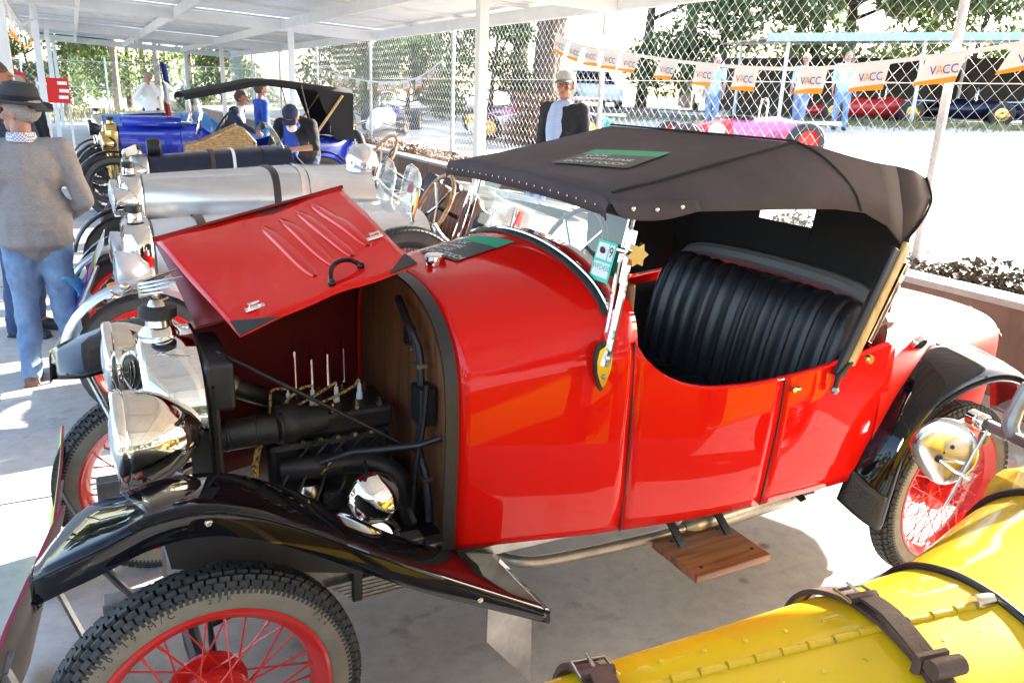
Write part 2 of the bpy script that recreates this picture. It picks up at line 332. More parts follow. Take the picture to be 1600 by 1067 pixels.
def smoothtab(tab, n=6):
    return [(p.x, p.y) for p in spline([(a, b, 0) for a, b in tab], n)]
ROTY = Matrix.Rotation(-pi/2, 4, 'X')       # lathe axis Z -> Y
ROTX = Matrix.Rotation(pi/2, 4, 'Y')        # lathe axis Z -> X
_tc = {}
def glyphs(txt, size):
    k = (txt, size)
    if k not in _tc:
        c = bpy.data.curves.new('t', 'FONT'); c.body = txt; c.size = size; c.align_x = 'CENTER'; c.align_y = 'CENTER'; c.resolution_u = 3
        o = bpy.data.objects.new('t', c); COL.objects.link(o); me = o.to_mesh()
        _tc[k] = ([tuple(v.co) for v in me.vertices], [tuple(p.vertices) for p in me.polygons]); o.to_mesh_clear()
        bpy.data.objects.remove(o); bpy.data.curves.remove(c)
    return _tc[k]
def put_text(mb, txt, size, M4, mi=None, warp=None):
    vs, fs = glyphs(txt, size); vs = [M4 @ Vector(v) for v in vs]
    if warp: vs = [warp(v) for v in vs]
    mb.add(vs, fs, mi)
def frame(o, xd, yd):        # matrix with local x, y along given directions, z = normal
    x = Vector(xd).normalized(); y = Vector(yd); y = (y-x*y.dot(x)).normalized(); z = x.cross(y)
    m = Matrix((x, y, z)).transposed().to_4x4(); m.translation = Vector(o); return m
# ---------------------------------------------------------------- setting
def gz(x, y):
    if x < 4.88: return -.03
    h = .52+.0577*min(x-4.88, 13.5)+.012*max(0, min(x-18.4, 60))
    return h
xs = [-300, -120, -50, -20, -8, -3, -1.3, 2, 4.72, 4.88, 6, 8, 11, 14, 18.4, 24, 32, 45, 80, 150, 400]
ys = [-300, -100, -40, -15, -5, 0, 5, 10, 16, 24, 36, 60, 100, 200, 500]
b = MB(); b.add([(x, y, gz(x, y)) for x in xs for y in ys], [(i*len(ys)+j, (i+1)*len(ys)+j, (i+1)*len(ys)+j+1, i*len(ys)+j+1) for i in range(len(xs)-1) for j in range(len(ys)-1)])
tag(b.build('ground', GRAVEL, angle=20), kind='structure')
fl = MB().box((1.68, 10, -.10), (5.96, 48, .2)).build('floor', CONC, smooth=False); tag(fl, kind='structure')
# hairline control joints in the slab are real grooves filled with dirt strips
for i, y in enumerate((-2.8, 1.28, 5.3, 9.4, 13.4)):
    MB().box((1.68, y, .0005), (5.9, .007, .003)).build('control_joint', GREASE, fl, smooth=False)
# road beyond the fence
b = MB(); A = Vector((12.6, 25, 0)); B = Vector((17.4, 13.2, 0)); C = Vector((21.5, 7.5, 0)); pts = []
near = [Vector((5, 44, 0)), A, B, C, Vector((30, -2, 0)), Vector((48, -22, 0))]; nn = Vector((.83, .55, 0))*5.2
ring = [[Vector((p.x, p.y, gz(p.x, p.y)+.03)), Vector((p.x+nn.x, p.y+nn.y, gz(p.x+nn.x, p.y)+.03))] for p in spline(near, 8)]
tag(b.loft(ring).build('road', ASPH), kind='structure')
# retaining wall with pale capping
rw = thing('retaining_wall', 'low brown weathered concrete retaining wall with pale capping behind the cars', 'wall', (4.78, 8, 0))
MB().box((0, 2, .27), (.2, 52, .58)).build('wall_face', CONCW, rw, smooth=False, bevel=.008)
for i in range(13): MB().box((0, -22+i*4, .58), (.23, 3.988, .045)).build('capping_stone', CONCT, rw, smooth=False, bevel=.006)

# carport
cp = thing('carport', 'white steel carport with corrugated roof and slim posts over the parked cars', 'carport', (1.9, 5.25, 0))
def rz_(x): return 2.5+.04*(5-x)         # underside of the rafters
bays = [-2.75-8, -2.75, 5.25, 13.25, 21.25, 29.25]
for Y in bays:
    y = Y-5.25
    for X in (-.58, 3.42):
        t = rz_(X); MB().box((X-1.9, y, t/2+.002), (.1, .1, t)).build('post', PAINTW, cp, smooth=False, bevel=.006)
        MB().box((X-1.9, y, .008), (.2, .2, .012)).build('base_plate', ZINC, cp, smooth=False)
    MB().beam((-1.25-1.9, y, rz_(-1.25)+.09), (5.02-1.9, y, rz_(5.02)+.09), .065, .18).build('rafter', PAINTW, cp, smooth=False, bevel=.004)
for X in (-1.1, 0.05, 1.5, 3.28, 4.98):
    for k in range(len(bays)-1):
        a, c = bays[k]-5.25, bays[k+1]-5.25
        MB().box((X-1.9, (a+c)/2, rz_(X)+.10), (.06, c-a-.07, .15)).build('beam', PAINTW, cp, smooth=False, bevel=.003)
        for s in (a+.06, c-.06): MB().box((X-1.9+.036, s, rz_(X)+.09), (.008, .09, .12)).build('cleat', ZINC, cp, smooth=False)
for k in range(len(bays)-1):
    ym = (bays[k]+bays[k+1])/2-5.25
    for q in (-2, 0, 2): MB().beam((-1.25-1.9, ym+q, rz_(-1.25)+.2), (5.1-1.9, ym+q, rz_(5.1)+.2), .045, .04).build('purlin', PAINTW, cp, smooth=False)
for k in range(len(bays)-1):                # corrugated sheets, one per bay
    y0, y1 = bays[k]-5.25, bays[k+1]-5.25; n = 210; ra = []
    for X in (-1.45, 5.2):
        ra.append([Vector((X-1.9, lerp(y0, y1-.01, i/n*1.0), rz_(X)+.235+.011*(1 if (i//1) % 4 in (1, 2) else -1))) for i in range(n+1)])
    MB().loft(ra).build('roof_sheet', ZINC, cp, angle=20)
MB().box((5.24-1.9, 8, rz_(5.2)+.19), (.1, 40, .11)).build('gutter', PAINTW, cp, smooth=False, bevel=.01)

# chain link fences: woven zigzag wires
def chain(fence, p0, p1, z0, z1, pitch, r, name='wire_mesh'):
    p0 = Vector((*p0, 0)); p1 = Vector((*p1, 0)); L = (p1-p0).length; d = (p1-p0)/L; nrm = Vector((-d.y, d.x, 0)); mb = MB(); n = int(L/pitch); k = int((z1-z0)/pitch)
    for i in range(n):
        s = 1 if i % 2 else -1; pts = []
        for j in range(k+1):
            off = pitch*(.5 if (j+i) % 2 else -.5)*.98; g = gz((p0+d*(i*pitch)).x, 0) if z0 > .2 else 0
            pts.append(p0+d*(i*pitch+pitch*.5+off)+nrm*(.003*(1 if j % 2 else -1))+Vector((0, 0, z0+j*pitch)))
        mb.tube(pts, r, 3, caps=False)
    return mb.build(name, WIRE, fence, smooth=False, kind='stuff')
fn = thing('chain_link_fence', 'tall chain link fence on galvanised posts along the retaining wall', 'fence', (5.3, 8, .55))
chain(fn, (0, -11), (0, 9.4), .02, 2.5, .058, .0016)
chain(fn, (0, 9.4), (0, 24), .02, 2.5, .075, .0022)
for y in (-6.9, -2.65, 1.6, 5.98, 10.3, 14.55, 18.8, 23.1, 27.4):
    MB().tube([(.03, y-8, 0), (.03, y-8, 2.75)], .031, 10).build('fence_post', POSTM, fn)
for z in (.06, 1.3, 2.5): MB().tube([(.012, -11, z), (.012, 24, z)], .003, 4).build('strain_wire', WIRE, fn)
f2 = thing('far_fence', 'distant chain link fence in front of the bush at the far end', 'fence', (2, 40, 0))
chain(f2, (-14, 0), (9, 0), .05, 2.3, .16, .004)
for i in range(8): MB().tube([(-14+i*3.3, .05, 0), (-14+i*3.3, .05, 2.5)], .04, 8).build('fence_post', POSTM, f2)
for z in (1.2, 2.32): MB().tube([(-14, 0, z), (9, 0, z)], .012, 5).build('rail', POSTM, f2)

# leaf litter and ivy on the bank behind the wall
def leaf_patch(mb, n, fx, rnd, s0, s1, lift):
    for i in range(n):
        p, h = fx(rnd); s = rnd.uniform(s0, s1); e = Euler((rnd.uniform(-1, 1)*lift, rnd.uniform(-1, 1)*lift, rnd.uniform(0, 6.3))).to_matrix()
        q = [(-.5, 0, 0), (-.1, -.36, .05), (.5, 0, -.04), (-.1, .36, .05)]
        mb.add([Vector(p)+e @ (Vector(c)*s) for c in q], [(0, 1, 2, 3)])
rl = random.Random(3)
b = MB()
def fx(r):
    y = r.uniform(-4, 3.6); x = 4.9+abs(r.gauss(0, .2)); k = .16*(1+.5*sin(y*3.1)+.3*sin(y*7.7)); h = r.random()**.7*k*max(0, 1-abs(x-5.2)/.32)+.01
    return (x, y, gz(x, y)+h), h
leaf_patch(b, 9500, fx, rl, .03, .065, 1.0)
tag(b.build('ivy', LEAFD, smooth=False), 'brown and green ivy trailing along the top of the bank', 'ivy', kind='stuff')
b = MB()
def fx(r):
    y = r.uniform(-4, 22); x = 4.9+abs(r.gauss(0, .33)); return (x, y, gz(x, y)+.012+.03*r.random()), 0
leaf_patch(b, 12000, fx, rl, .03, .07, .5)
def fx2(r):
    c = r.choice((7.4, 8.3, 9.6, 11.2, 12.3, 14.8, 15.4)); y = r.gauss(c, .5); x = 5.05+abs(r.gauss(0, .12)); return (x, y, gz(x, y)+.2*r.random()**1.5), 0
leaf_patch(b, 4000, fx2, rl, .03, .06, 1.0)
tag(b.build('leaf_litter', LITTER, smooth=False), 'dry brown leaf litter lying along the foot of the fence', 'leaves', kind='stuff')
b = MB()
for i in range(16000):
    t = rl.random()
    if t < .5: x = rl.uniform(-16, 11); y = rl.uniform(31, 46); z = -.03
    else:
        u = rl.uniform(0, 1); p = spline(near, 4)[min(int(u*20), 19)]; x = p.x-rl.random()**2*1.6-.1+rl.uniform(-.6, .6); y = p.y+rl.uniform(-1.4, 1.4); z = gz(x, y)
    h = rl.uniform(.06, .3)*(1.6 if t < .5 else .7); a = rl.uniform(0, 6.3); dx, dy = cos(a)*.02, sin(a)*.02; lx, ly = rl.uniform(-.1, .1), rl.uniform(-.1, .1)
    b.add([(x-dx, y-dy, z), (x+dx, y+dy, z), (x+lx, y+ly, z+h)], [(0, 1, 2)])
tag(b.build('dry_grass', GRASSM, smooth=False), 'tufts of dry grass beside the road and far fence', 'grass', kind='stuff')
# ---------------------------------------------------------------- wheels
def wheel(parent, loc, out=-1, r=.33, rim=.2565, w=.088, wallm=None, rimm=None, spokem=None, detail=2, nspoke=40, name='wheel'):
    """wire wheel in the XZ plane; out = -1: outer face towards -Y"""
    wallm = wallm or WALLR; rimm = rimm or REDW; spokem = spokem or rimm
    W = bpy.data.objects.new(name, None); COL.objects.link(W); W.parent = parent; W.location = loc; W.empty_display_size = .05
    if out > 0: W.rotation_euler = (0, 0, pi)
    prof = [(rim-.012, -w*.36), (rim+.004, -w*.44), (lerp(rim, r, .45), -w*.52), (lerp(rim, r, .72), -w*.5), (r-.016, -w*.44), (r-.006, -w*.3), (r-.002, 0)]
    prof = prof+[(a, -z) for a, z in prof[-2::-1]]
    n = 72 if detail >= 2 else 36
    t = MB(); t.lathe(prof[:4], n, ROTY, 1); t.lathe(prof[3:-3], n, ROTY, 0); t.lathe(prof[-4:], n, ROTY, 1)
    if detail >= 2:
        nb = 78
        for row, (y, rr, wd, tilt) in enumerate(((-.040, r-.009, .011, .75), (-.026, r-.001, .016, .3), (-.0085, r+.003, .015, .1), (.0085, r+.003, .015, -.1), (.026, r-.001, .016, -.3), (.040, r-.009, .011, -.75))):
            for i in range(nb):
                a = 2*pi*(i+(.5 if row % 2 else 0))/nb; R = Matrix.Rotation(a, 3, 'Y') @ Matrix.Rotation(-tilt, 3, 'X')
                t.box(Vector((sin(a)*rr, y, cos(a)*rr)), (2*pi*r/nb*.80, wd, .012), R, mi=0)
        # shoulder ribs
        for i in range(150):
            a = 2*pi*i/150
            for sy in (-1, 1):
                R = Matrix.Rotation(a, 3, 'Y'); t.box(Vector((sin(a)*(r-.022), sy*w*.475, cos(a)*(r-.022))), (.008, .006, .02), R, mi=0)
    ty = t.build('tyre', [TREAD, wallm], W, angle=50)
    m = MB(); y0 = -w*.44
    m.lathe([(rim-.03, y0+.02), (rim-.012, y0+.006), (rim-.004, y0-.004), (rim+.004, y0-.003), (rim+.005, y0+.006), (rim-.01, y0+.012), (rim-.028, y0+.03), (rim-.032, 0), (rim-.028, -y0-.03), (rim-.01, -y0-.012), (rim+.004, -y0), (rim-.004, -y0+.004), (rim-.012, -y0-.006), (rim-.03, -y0-.02), (rim-.036, 0), (rim-.03, y0+.02)], n, ROTY)
    m.build('rim', rimm, W, angle=50)
    h = MB(); h.lathe([(.001, -.068), (.035, -.068), (.047, -.06), (.05, -.045), (.052, -.02), (.082, -.014), (.086, .0), (.06, .006), (.058, .05), (.09, .055), (.09, .065), (.001, .065)], 28, ROTY); h.build('hub', rimm, W, angle=40)
    if detail >= 2:
        c = MB(); c.lathe([(.001, -.086), (.012, -.086), (.016, -.082), (.018, -.066)], 12, ROTY); c.build('hub_cap', rimm, W)
        for k in range(6):
            a = 2*pi*k/6; MB().lathe([(.001, -.008), (.007, -.008), (.008, 0), (.008, .006)], 6, Matrix.Translation((sin(a)*.034, -.068, cos(a)*.034)) @ ROTY).build('wheel_nut', rimm, W)
        d = MB(); d.lathe([(.001, .055), (.062, .055), (.066, .06), (.066, .10), (.001, .10)], 32, ROTY); d.build('brake_drum', BLACKS, W, angle=40)
    sp = []
    for i in range(nspoke):
        a = 2*pi*(i//2*2)/nspoke; s = 1 if i % 2 else -1; outer = (i//2) % 2 == 0
        hy, hr = (-.038, .05) if outer else (.03, .062)
        p0 = Vector((sin(a+s*.9)*hr, hy, cos(a+s*.9)*hr)); aa = a+s*.08+(pi/nspoke if outer else 0); p1 = Vector((sin(aa)*(rim-.03), -.012 if outer else .008, cos(aa)*(rim-.03)))
        sp.append((p0, p1))
    if detail >= 2:
        for p0, p1 in sp:
            MB().tube([p0, lerp(p0, p1, .9), lerp(p0, p1, .9), p1], [.0022, .0022, .0034, .0034], 6).build('spoke', spokem, W)
    else:
        m = MB()
        for p0, p1 in sp: m.tube([p0, p1], .003, 4)
        m.build('spokes', spokem, W, kind='stuff')
    return W

# ---------------------------------------------------------------- the red roadster
rc = thing('roadster', 'red vintage roadster with its bonnet side raised and black canvas hood up', 'car', (0, 0, 0))
LWB = 2.55
for (x, y, o, dt) in ((0, -.60, -1, 2), (LWB, -.60, -1, 2), (0, .60, 1, 1), (LWB, .60, 1, 1)):
    wl = wheel(rc, (x, y, .33), o, detail=2 if (o < 0 or x == 0) else 1)
    if o < 0:
        lt = MB()
        for txt, a0, sz in (('3.50-19 M/C', rad(-52), .021), ('27K', rad(1), .017), ('F26', rad(50), .017), ('3.50-19 M/C', rad(130), .021)):
            for i, ch in enumerate(txt):
                a = a0+i*.066; R = Matrix.Rotation(a, 4, 'Y') @ Matrix.Translation((0, -.0462, .293)) @ Matrix.Rotation(pi/2, 4, 'X'); put_text(lt, ch, sz, R)
        lt.build('tyre_lettering', LETTER, wl, smooth=False)
    if x == 0 and o < 0: wl.rotation_euler = (0, 0, rad(3))

WTAB = smoothtab([(.66, .43), (.85, .478), (1.1, .535), (1.4, .58), (1.7, .60), (2.0, .60), (2.3, .578), (2.6, .525), (3.0, .41), (3.3, .27), (3.5, .13), (3.6, .05)])
def bw(x): return interp(WTAB, x)
ETAB = smoothtab([(1.13, 1.045), (1.17, .985), (1.24, .925), (1.34, .885), (1.46, .872), (1.62, .874), (1.85, .895), (2.12, .93)])
def side_pt(x, t, sy):
    z0 = .45; z1 = interp(ETAB, x); z = lerp(z0, z1, t); k = (z-.45)/.45
    y = bw(x)*(.965+.035*sin(min(k, 1)*pi*.55)-.012*max(0, k-.75)*4*.5)
    return Vector((x, sy*y, z))
def side_panel(name, x0, x1, sy, lean0=0, lean1=0, label=None):
    mb = MB(); nx = max(4, int((x1-x0)/.035)); rings = []
    for i in range(nx+1):
        r = []
        for j in range(13):
            t = j/12; x = lerp(x0+lean0*t, x1+lean1*t, i/nx); r.append(side_pt(x, t, sy))
        # inward returned lip
        e = r[-1]; r += [e+Vector((0, -sy*.006, .006)), e+Vector((0, -sy*.016, .006)), e+Vector((0, -sy*.02, -.004))]
        rings.append(r)
    mb.loft(rings); return mb.build(name, RED, rc, solid=.004, angle=40)
S0 = [(.418, .451), (.422, .569), (.431, .763), (.424, .906), (.405, .987), (.356, 1.059), (.281, 1.109), (.188, 1.139), (.09, 1.149), (0, 1.151)]
S1 = [(.515, .451), (.527, .57), (.533, .77), (.532, .93), (.525, 1.02), (.494, 1.103), (.41, 1.165), (.27, 1.208), (.12, 1.23), (0, 1.235)]
def scuttle_ring(x, off=0):
    t = (x-.66)/(1.08-.66); t = t if t < 1 else 1+(t-1)*.45; hp = [(lerp(a[0], c[0], t), lerp(a[1], c[1], t)) for a, c in zip(S0, S1)]
    half = spline([(x, -y, z) for y, z in hp], 4); far = [Vector((p.x, -p.y, p.z)) for p in half[-2::-1]]
    return half+far
mb = MB(); mb.loft([scuttle_ring(.66+.0407*i) for i in range(13)]); scut = mb.build('scuttle', RED, rc, solid=.004, angle=40)
for sy in (-1, 1):
    side_panel('door', 1.1515, 1.6495, sy, -.012, .01)
    side_panel('rear_quarter', 1.6525, 2.16, sy, .01, 0)
    for x0, ln in ((1.1495, -.012), (1.651, .01)): MB().tube([side_pt(x0+ln*t/12, t/12, sy)+Vector((0, sy*.0006, 0)) for t in range(13)], .0026, 6).build('door_gap_shade', BLACKS, rc)  # black beads drawn along the door gaps to stand for their shade
    # small door furniture
    MB().lathe([(.001, -.012), (.008, -.012), (.01, -.004), (.01, .004)], 10, Matrix.Translation((1.69, sy*.603, .845)) @ (ROTY if sy < 0 else Matrix.Rotation(pi/2, 4, 'X'))).build('door_button', CHROME, rc)
    MB().tube([(1.682, sy*.607, .846), (1.715, sy*.609, .846)], .006, 8).build('door_handle', CHROME, rc)
# tail
TZ = smoothtab([(2.1, .965), (2.5, .955), (2.9, .925), (3.2, .865), (3.4, .785), (3.55, .68), (3.62, .60)])
TN = [(.965, 0), (.995, .3), (1, .55), (.985, .72), (.93, .84), (.8, .925), (.6, .97), (.3, .995), (0, 1)]
rings = []
for i in range(27):
    x = 2.12+(3.61-2.12)*(1-(1-i/26)**1.25) if i < 26 else 3.61
    zt = interp(TZ, x); zb = interp([(2.1, .45), (3.0, .46), (3.4, .5), (3.62, .56)], x); ww = bw(x)
    half = spline([(x, -ww*a, lerp(zb, zt, k)) for a, k in TN], 3); rings.append(half+[Vector((p.x, -p.y, p.z)) for p in half[-2::-1]])
mb = MB().loft(rings); mb.add(rings[-1], [tuple(range(len(rings[-1])))]); tail = mb.build('tail', REDD, rc, angle=50)
mb = MB()
for k in range(3): mb.tube([Vector((2.62+.3*k+.29*i/6, 0, interp(TZ, 2.62+.3*k+.29*i/6)+.002)) + Vector((0, -.24+.1*((2.62+.3*k+.29*i/6)-2.6), -.028-.006*sin(i/6*pi))) for i in range(7)], .012, 6)
mb.build('lid_gap', REDIN, tail)
for k in range(4): MB().ball((2.62+.29*k, -.232+.029*k, interp(TZ, 2.62+.29*k)-.016), .011, 8).build('lid_stud', BRASS, tail)
# fuel filler-like badge on the rear quarter
MB().lathe([(.001, -.02), (.03, -.018), (.034, -.006), (.034, .004)], 14, Matrix.Translation((2.34, -.535, .90)) @ Matrix.Rotation(.5, 4, 'X') @ ROTY).build('hood_catch', CHROME, rc)
# chassis, underside, floor
for sy in (-1, 1):
    MB().beam((-.2, sy*.33, .44), (.6, sy*.34, .43), .05, .09).build('chassis_rail', STEEL, rc, smooth=False, bevel=.004)
    MB().beam((.6, sy*.37, .425), (2.9, sy*.44, .42), .05, .08).build('chassis_rail', ALUD, rc, smooth=False, bevel=.004)
mb = MB(); mb.box((1.75, 0, .445), (2.4, .86, .012)); mb.build('floor_pan', BLACKS, rc, smooth=False)
fb = MB(); fb.loft([[Vector((.668, p.y*.985, lerp(.45, p.z, .99))) for p in scuttle_ring(.66)], [Vector((.668, 0, .45))]*len(scuttle_ring(.66))]); firewall = fb.build('firewall', PLY, rc, smooth=False)
# black beading round the scuttle front
ring = scuttle_ring(.66); MB().loft([[p+Vector((-.030, 0, 0))+Vector((0, -p.y*.006, -.002)) for p in ring], [p+Vector((-.032, p.y*.02, .006)) for p in ring], [p+Vector((.004, p.y*.022, .008)) for p in ring], [p+Vector((.006, 0, -.002)) for p in ring]]).build('beading', BLACKS, rc, angle=60)
# bits on the firewall
mb = MB(); mb.tube(spline([(.64, -.05, 1.08), (.63, -.12, 1.06), (.62, -.20, 1.03), (.63, -.24, .98), (.63, -.255, .90), (.63, -.262, .80), (.62, -.27, .70), (.63, -.3, .62), (.63, -.33, .5)], 5), .012, 8); mb.build('conduit', BLACKS, firewall)
MB().box((.635, -.262, .83), (.05, .075, .11)).build('junction_box', BLACKS, firewall, smooth=False, bevel=.006)
MB().box((.655, -.10, .98), (.02, .05, .06)).build('relay', BLACKS, firewall, smooth=False, bevel=.004)
for (y, z) in ((-.30, .62), (-.2, .98), (-.25, .94)): MB().box((.63, y, z), (.03, .03, .012)).build('cable_clip', ALUD, firewall, smooth=False)
mb = MB(); mb.tube(spline([(.60, -.28, .52), (.60, -.30, .66), (.62, -.30, .78), (.63, -.30, .9)], 4), .007, 6); mb.build('loom', BLACKS, firewall)

# bonnet: far half closed, near half folded up
hx0, hx1 = .085, .655
def bring(x, s):      # far half arch from the centre hinge to the far sill
    t = (x-hx0)/(hx1-hx0); hw = lerp(.235, .425, t); zt = lerp(1.03, 1.147, t)
    return [Vector((x, s*hw*a, lerp(.47, zt, k))) for a, k in ((0, 1), (.3, .992), (.6, .965), (.82, .90), (.95, .80), (1, .68), (1, .4), (.985, 0))]
NC = 57; rr = [spline(bring(lerp(hx0, hx1, i/NC), 1), 4) for i in range(NC+1)]; fb = MB(); SL = (33, 39, 45, 51)
for i in range(NC):
    for j in range(len(rr[0])-1):
        zc = (rr[i][j].z+rr[i][j+1].z)/2
        if i in SL and .66 < zc < .80 and j > 12: continue        # narrow louvre slots let daylight in
        fb.add([rr[i][j], rr[i+1][j], rr[i+1][j+1], rr[i][j+1]], [(0, 1, 2, 3)])
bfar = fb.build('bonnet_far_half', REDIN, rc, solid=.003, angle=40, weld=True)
for i in SL:
    p = [q for q in rr[i] if .6 < q.z < .82 and q.y > .3]; o = Vector((.012, .02, 0))
    MB().loft([[q+Vector((-.003, .002, 0)) for q in p], [q+o for q in p]]).build('louvre', RED, bfar, smooth=False, solid=.002)
TL, TR, BR, BL = Vector((.034, .43, 1.195)), Vector((.612, .43, 1.343)), Vector((.612, -.27, 1.228)), Vector((.157, -.27, 1.083))
H0, H1 = Vector((.09, .0, 1.035)), Vector((.655, .0, 1.152))
def bil(u, v, q): return (q[0]*(1-u)+q[1]*u)*(1-v)+(q[3]*(1-u)+q[2]*u)*v
def sheet(q, nu, nv, wave, name, m, par, th=.0035):
    mb = MB(); n = (q[1]-q[0]).cross(q[3]-q[0]).normalized(); n = n if n.z > 0 else -n
    mb.loft([[bil(i/nu, j/nv, q)+n*wave(i/nu, j/nv) for j in range(nv+1)] for i in range(nu+1)]); return mb.build(name, m, par, solid=th, angle=50), n
def wv(u, v): return .004*sin(u*7+v*4+.6)+.0035*sin(v*9-u*3)+.002*sin(u*17+v*11)
# louvred side panel, its front lower corner cut by the black beading
pan, nP = sheet((TL, TR, BR, BL), 26, 18, wv, 'bonnet_side_panel', RED, rc)
def onp(u, v, h=0): return bil(u, v, (TL, TR, BR, BL))+nP*(wv(u, v)+h)
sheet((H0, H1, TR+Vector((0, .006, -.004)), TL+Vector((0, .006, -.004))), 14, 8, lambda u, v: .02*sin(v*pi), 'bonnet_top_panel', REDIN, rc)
MB().tube([TL+Vector((-.004, .004, .002)), TR+Vector((.01, .004, .002))], .006, 8).build('hinge', REDIN, pan)
for i, (u0, v0, u1, v1) in enumerate(((.50, .18, .52, .80), (.605, .16, .64, .78), (.705, .13, .755, .75), (.80, .11, .87, .70))):
    mb = MB(); rings = []
    for k in range(25):
        t = k/24; c = onp(lerp(u0, u1, t), lerp(v0, v1, t)); hh = .0095*min(1, sin(pi*min(max(t, .02), .98))**.22); ww = .020*min(1, sin(pi*min(max(t, .01), .99))**.25)
        ud = (TR-TL).normalized()
        rings.append([c-ud*ww+nP*.0005, c-ud*ww*.82+nP*hh*.9, c-ud*ww*.55+nP*hh, c+ud*ww*.1+nP*hh*.75, c+ud*ww*.8+nP*hh*.25, c+ud*ww+nP*.0005])
    mb.loft(rings); mb.build('louvre', RED, pan, angle=60)
for (u, v) in ((.155, .87), (.93, .66)):
    c = onp(u, v, .004); fr = frame(c, TR-TL, BL-TL); R = fr.to_3x3()
    mb = MB(); mb.box(c, (.05, .018, .005), R); mb.build('bonnet_catch', CHROME, pan, smooth=False, bevel=.002)
    mb = MB(); mb.tube([c+R @ Vector((x, 0, 0))+nP*h for x, h in ((-.013, 0), (-.013, .013), (.013, .013), (.013, 0))], .004, 6); mb.build('catch_loop', CHROME, pan)
mb = MB(); hp = [onp(.545+.0, .93, .006), onp(.565, .895, .018), onp(.60, .855, .026), onp(.655, .84, .028), onp(.71, .845, .022), onp(.745, .86, .006)]
mb.tube(spline(hp, 6), .0062, 10); mb.ball(hp[0], .011, 10); mb.ball(hp[-1], .011, 10); mb.build('bonnet_handle', BLACKP, pan)
for (u, v, du) in ((.0, 1.0, .11), (1.0, 1.0, -.08)):
    a = onp(u, v, .002); MB().add([a, onp(u+du*2, v, .002), onp(u+du*.1, v-.11, .002)], [(0, 1, 2)]).build('corner_patch', BLACKS, pan, smooth=False, solid=.007)
MB().tube([(.12, -.12, 1.0), (.65, -.23, .66)], .006, 8).build('bonnet_stay', BLACKS, rc)

# radiator
mb = MB(); sh = []
def radring(x, k=1.0, dz=0):
    pts = [(.20, .40), (.235, .55), (.245, .75), (.235, .88), (.20, .96), (.13, 1.0), (.06, 1.018), (0, 1.022)]
    h = spline([(x, -y*k, z+dz*(z-.4)) for y, z in pts], 4); return h+[Vector((p.x, -p.y, p.z)) for p in h[-2::-1]]
mb.loft([radring(-.045, .86, -.06), radring(-.058, .90, -.045), radring(-.06, .955, -.015), radring(-.045, 1.0, 0), radring(.02, 1.02, .01), radring(.075, 1.03, .012), radring(.08, .98, 0)]); rad_ = mb.build('radiator_shell', CHROME, rc, angle=60)
r0 = radring(-.035, .88, -.05); MB().add(r0, [tuple(range(len(r0)))]).build('radiator_core', BLACKS, rad_, smooth=False)
for i in range(11): MB().box((-.04, -.19+.038*i, .66), (.006, .006, .5)).build('radiator_slat', NICKEL, rad_, smooth=False)
mb = MB().lathe([(.05, 1.0), (.052, 1.03), (.045, 1.04), (.034, 1.05), (.032, 1.07)], 20); mb.build('filler_neck', CHROME, rad_)
capo = MB().lathe([(.001, 1.103), (.04, 1.103), (.047, 1.098), (.047, 1.074), (.04, 1.068), (.001, 1.068)], 18).build('radiator_cap', BLACKS, rad_, angle=40)
# winged mascot on the cap
mb = MB(); mb.lathe([(.02, 1.103), (.016, 1.112), (.008, 1.122)], 12)
mb.tube(spline([(.002, 0, 1.115), (-.006, 0, 1.130), (-.022, 0, 1.142), (-.048, 0, 1.148)], 4), [.011, .012, .013, .014, .014, .0145, .015, .015, .014, .012, .010, .009, .008], 8); mb.ball((-.058, 0, 1.152), (.011, .008, .009), 10)
mb.tube(spline([(-.05, -.004, 1.145), (-.072, -.01, 1.138), (-.086, -.012, 1.148)], 4), .0035, 6); mb.tube(spline([(-.02, 0, 1.13), (.006, .0, 1.112), (.025, 0, 1.118)], 4), .004, 6)
for s in (-1, 1):
    for k in range(4):      # separate feathers
        rings = []
        for i in range(7):
            t = i/6; L = .085-.014*k; x = -.034+L*t; y = s*(.008+.03*t+.004*k); z = 1.155-.0075*k+.022*t*(1-.12*k); c = .0052*(1-t*.7); rings.append([Vector((x, y, z+c)), Vector((x+.002, y+s*.003, z)), Vector((x, y, z-c)), Vector((x-.002, y-s*.003, z))])
        mb.loft(rings, closed=True, caps=True)
mb.v = [(x*1.2, y*1.3, 1.10+(z-1.10)*1.1) for x, y, z in mb.v]; mb.build('mascot', NICKEL, rad_, angle=50)
# headlamps
for s in (-1, 1):
    L = MB(); X = Matrix.Translation((-.125, s*.30, .865)) @ ROTX
    L.lathe([(.112, .0), (.116, .004), (.117, .03), (.113, .06), (.10, .095), (.078, .13), (.05, .16), (.022, .178), (.001, .184)], 40, X); lamp = L.build('headlamp', LAMPC, rc, angle=60)
    MB().lathe([(.108, -.004), (.116, -.010), (.121, -.004), (.121, .012), (.116, .018)], 40, X).build('lamp_rim', CHROME, lamp, angle=60)
    MB().lathe([(.001, -.022), (.05, -.018), (.09, -.008), (.112, 0)], 32, X).build('lens', LENS, lamp)
    MB().tube([(-.06, s*.30, .76), (-.055, s*.30, .70), (.0, s*.27, .62)], .016, 8).build('lamp_bracket', CHROME, lamp)
    MB().tube([(-.105, s*.3, .735), (-.10, s*.3, .715), (-.06, s*.3, .72)], .006, 6).build('clamp_screw', CHROME, lamp)
MB().tube([(-.04, -.3, .70), (-.055, 0, .70), (-.04, .3, .70)], .012, 8).build('lamp_bar', CHROME, rc)
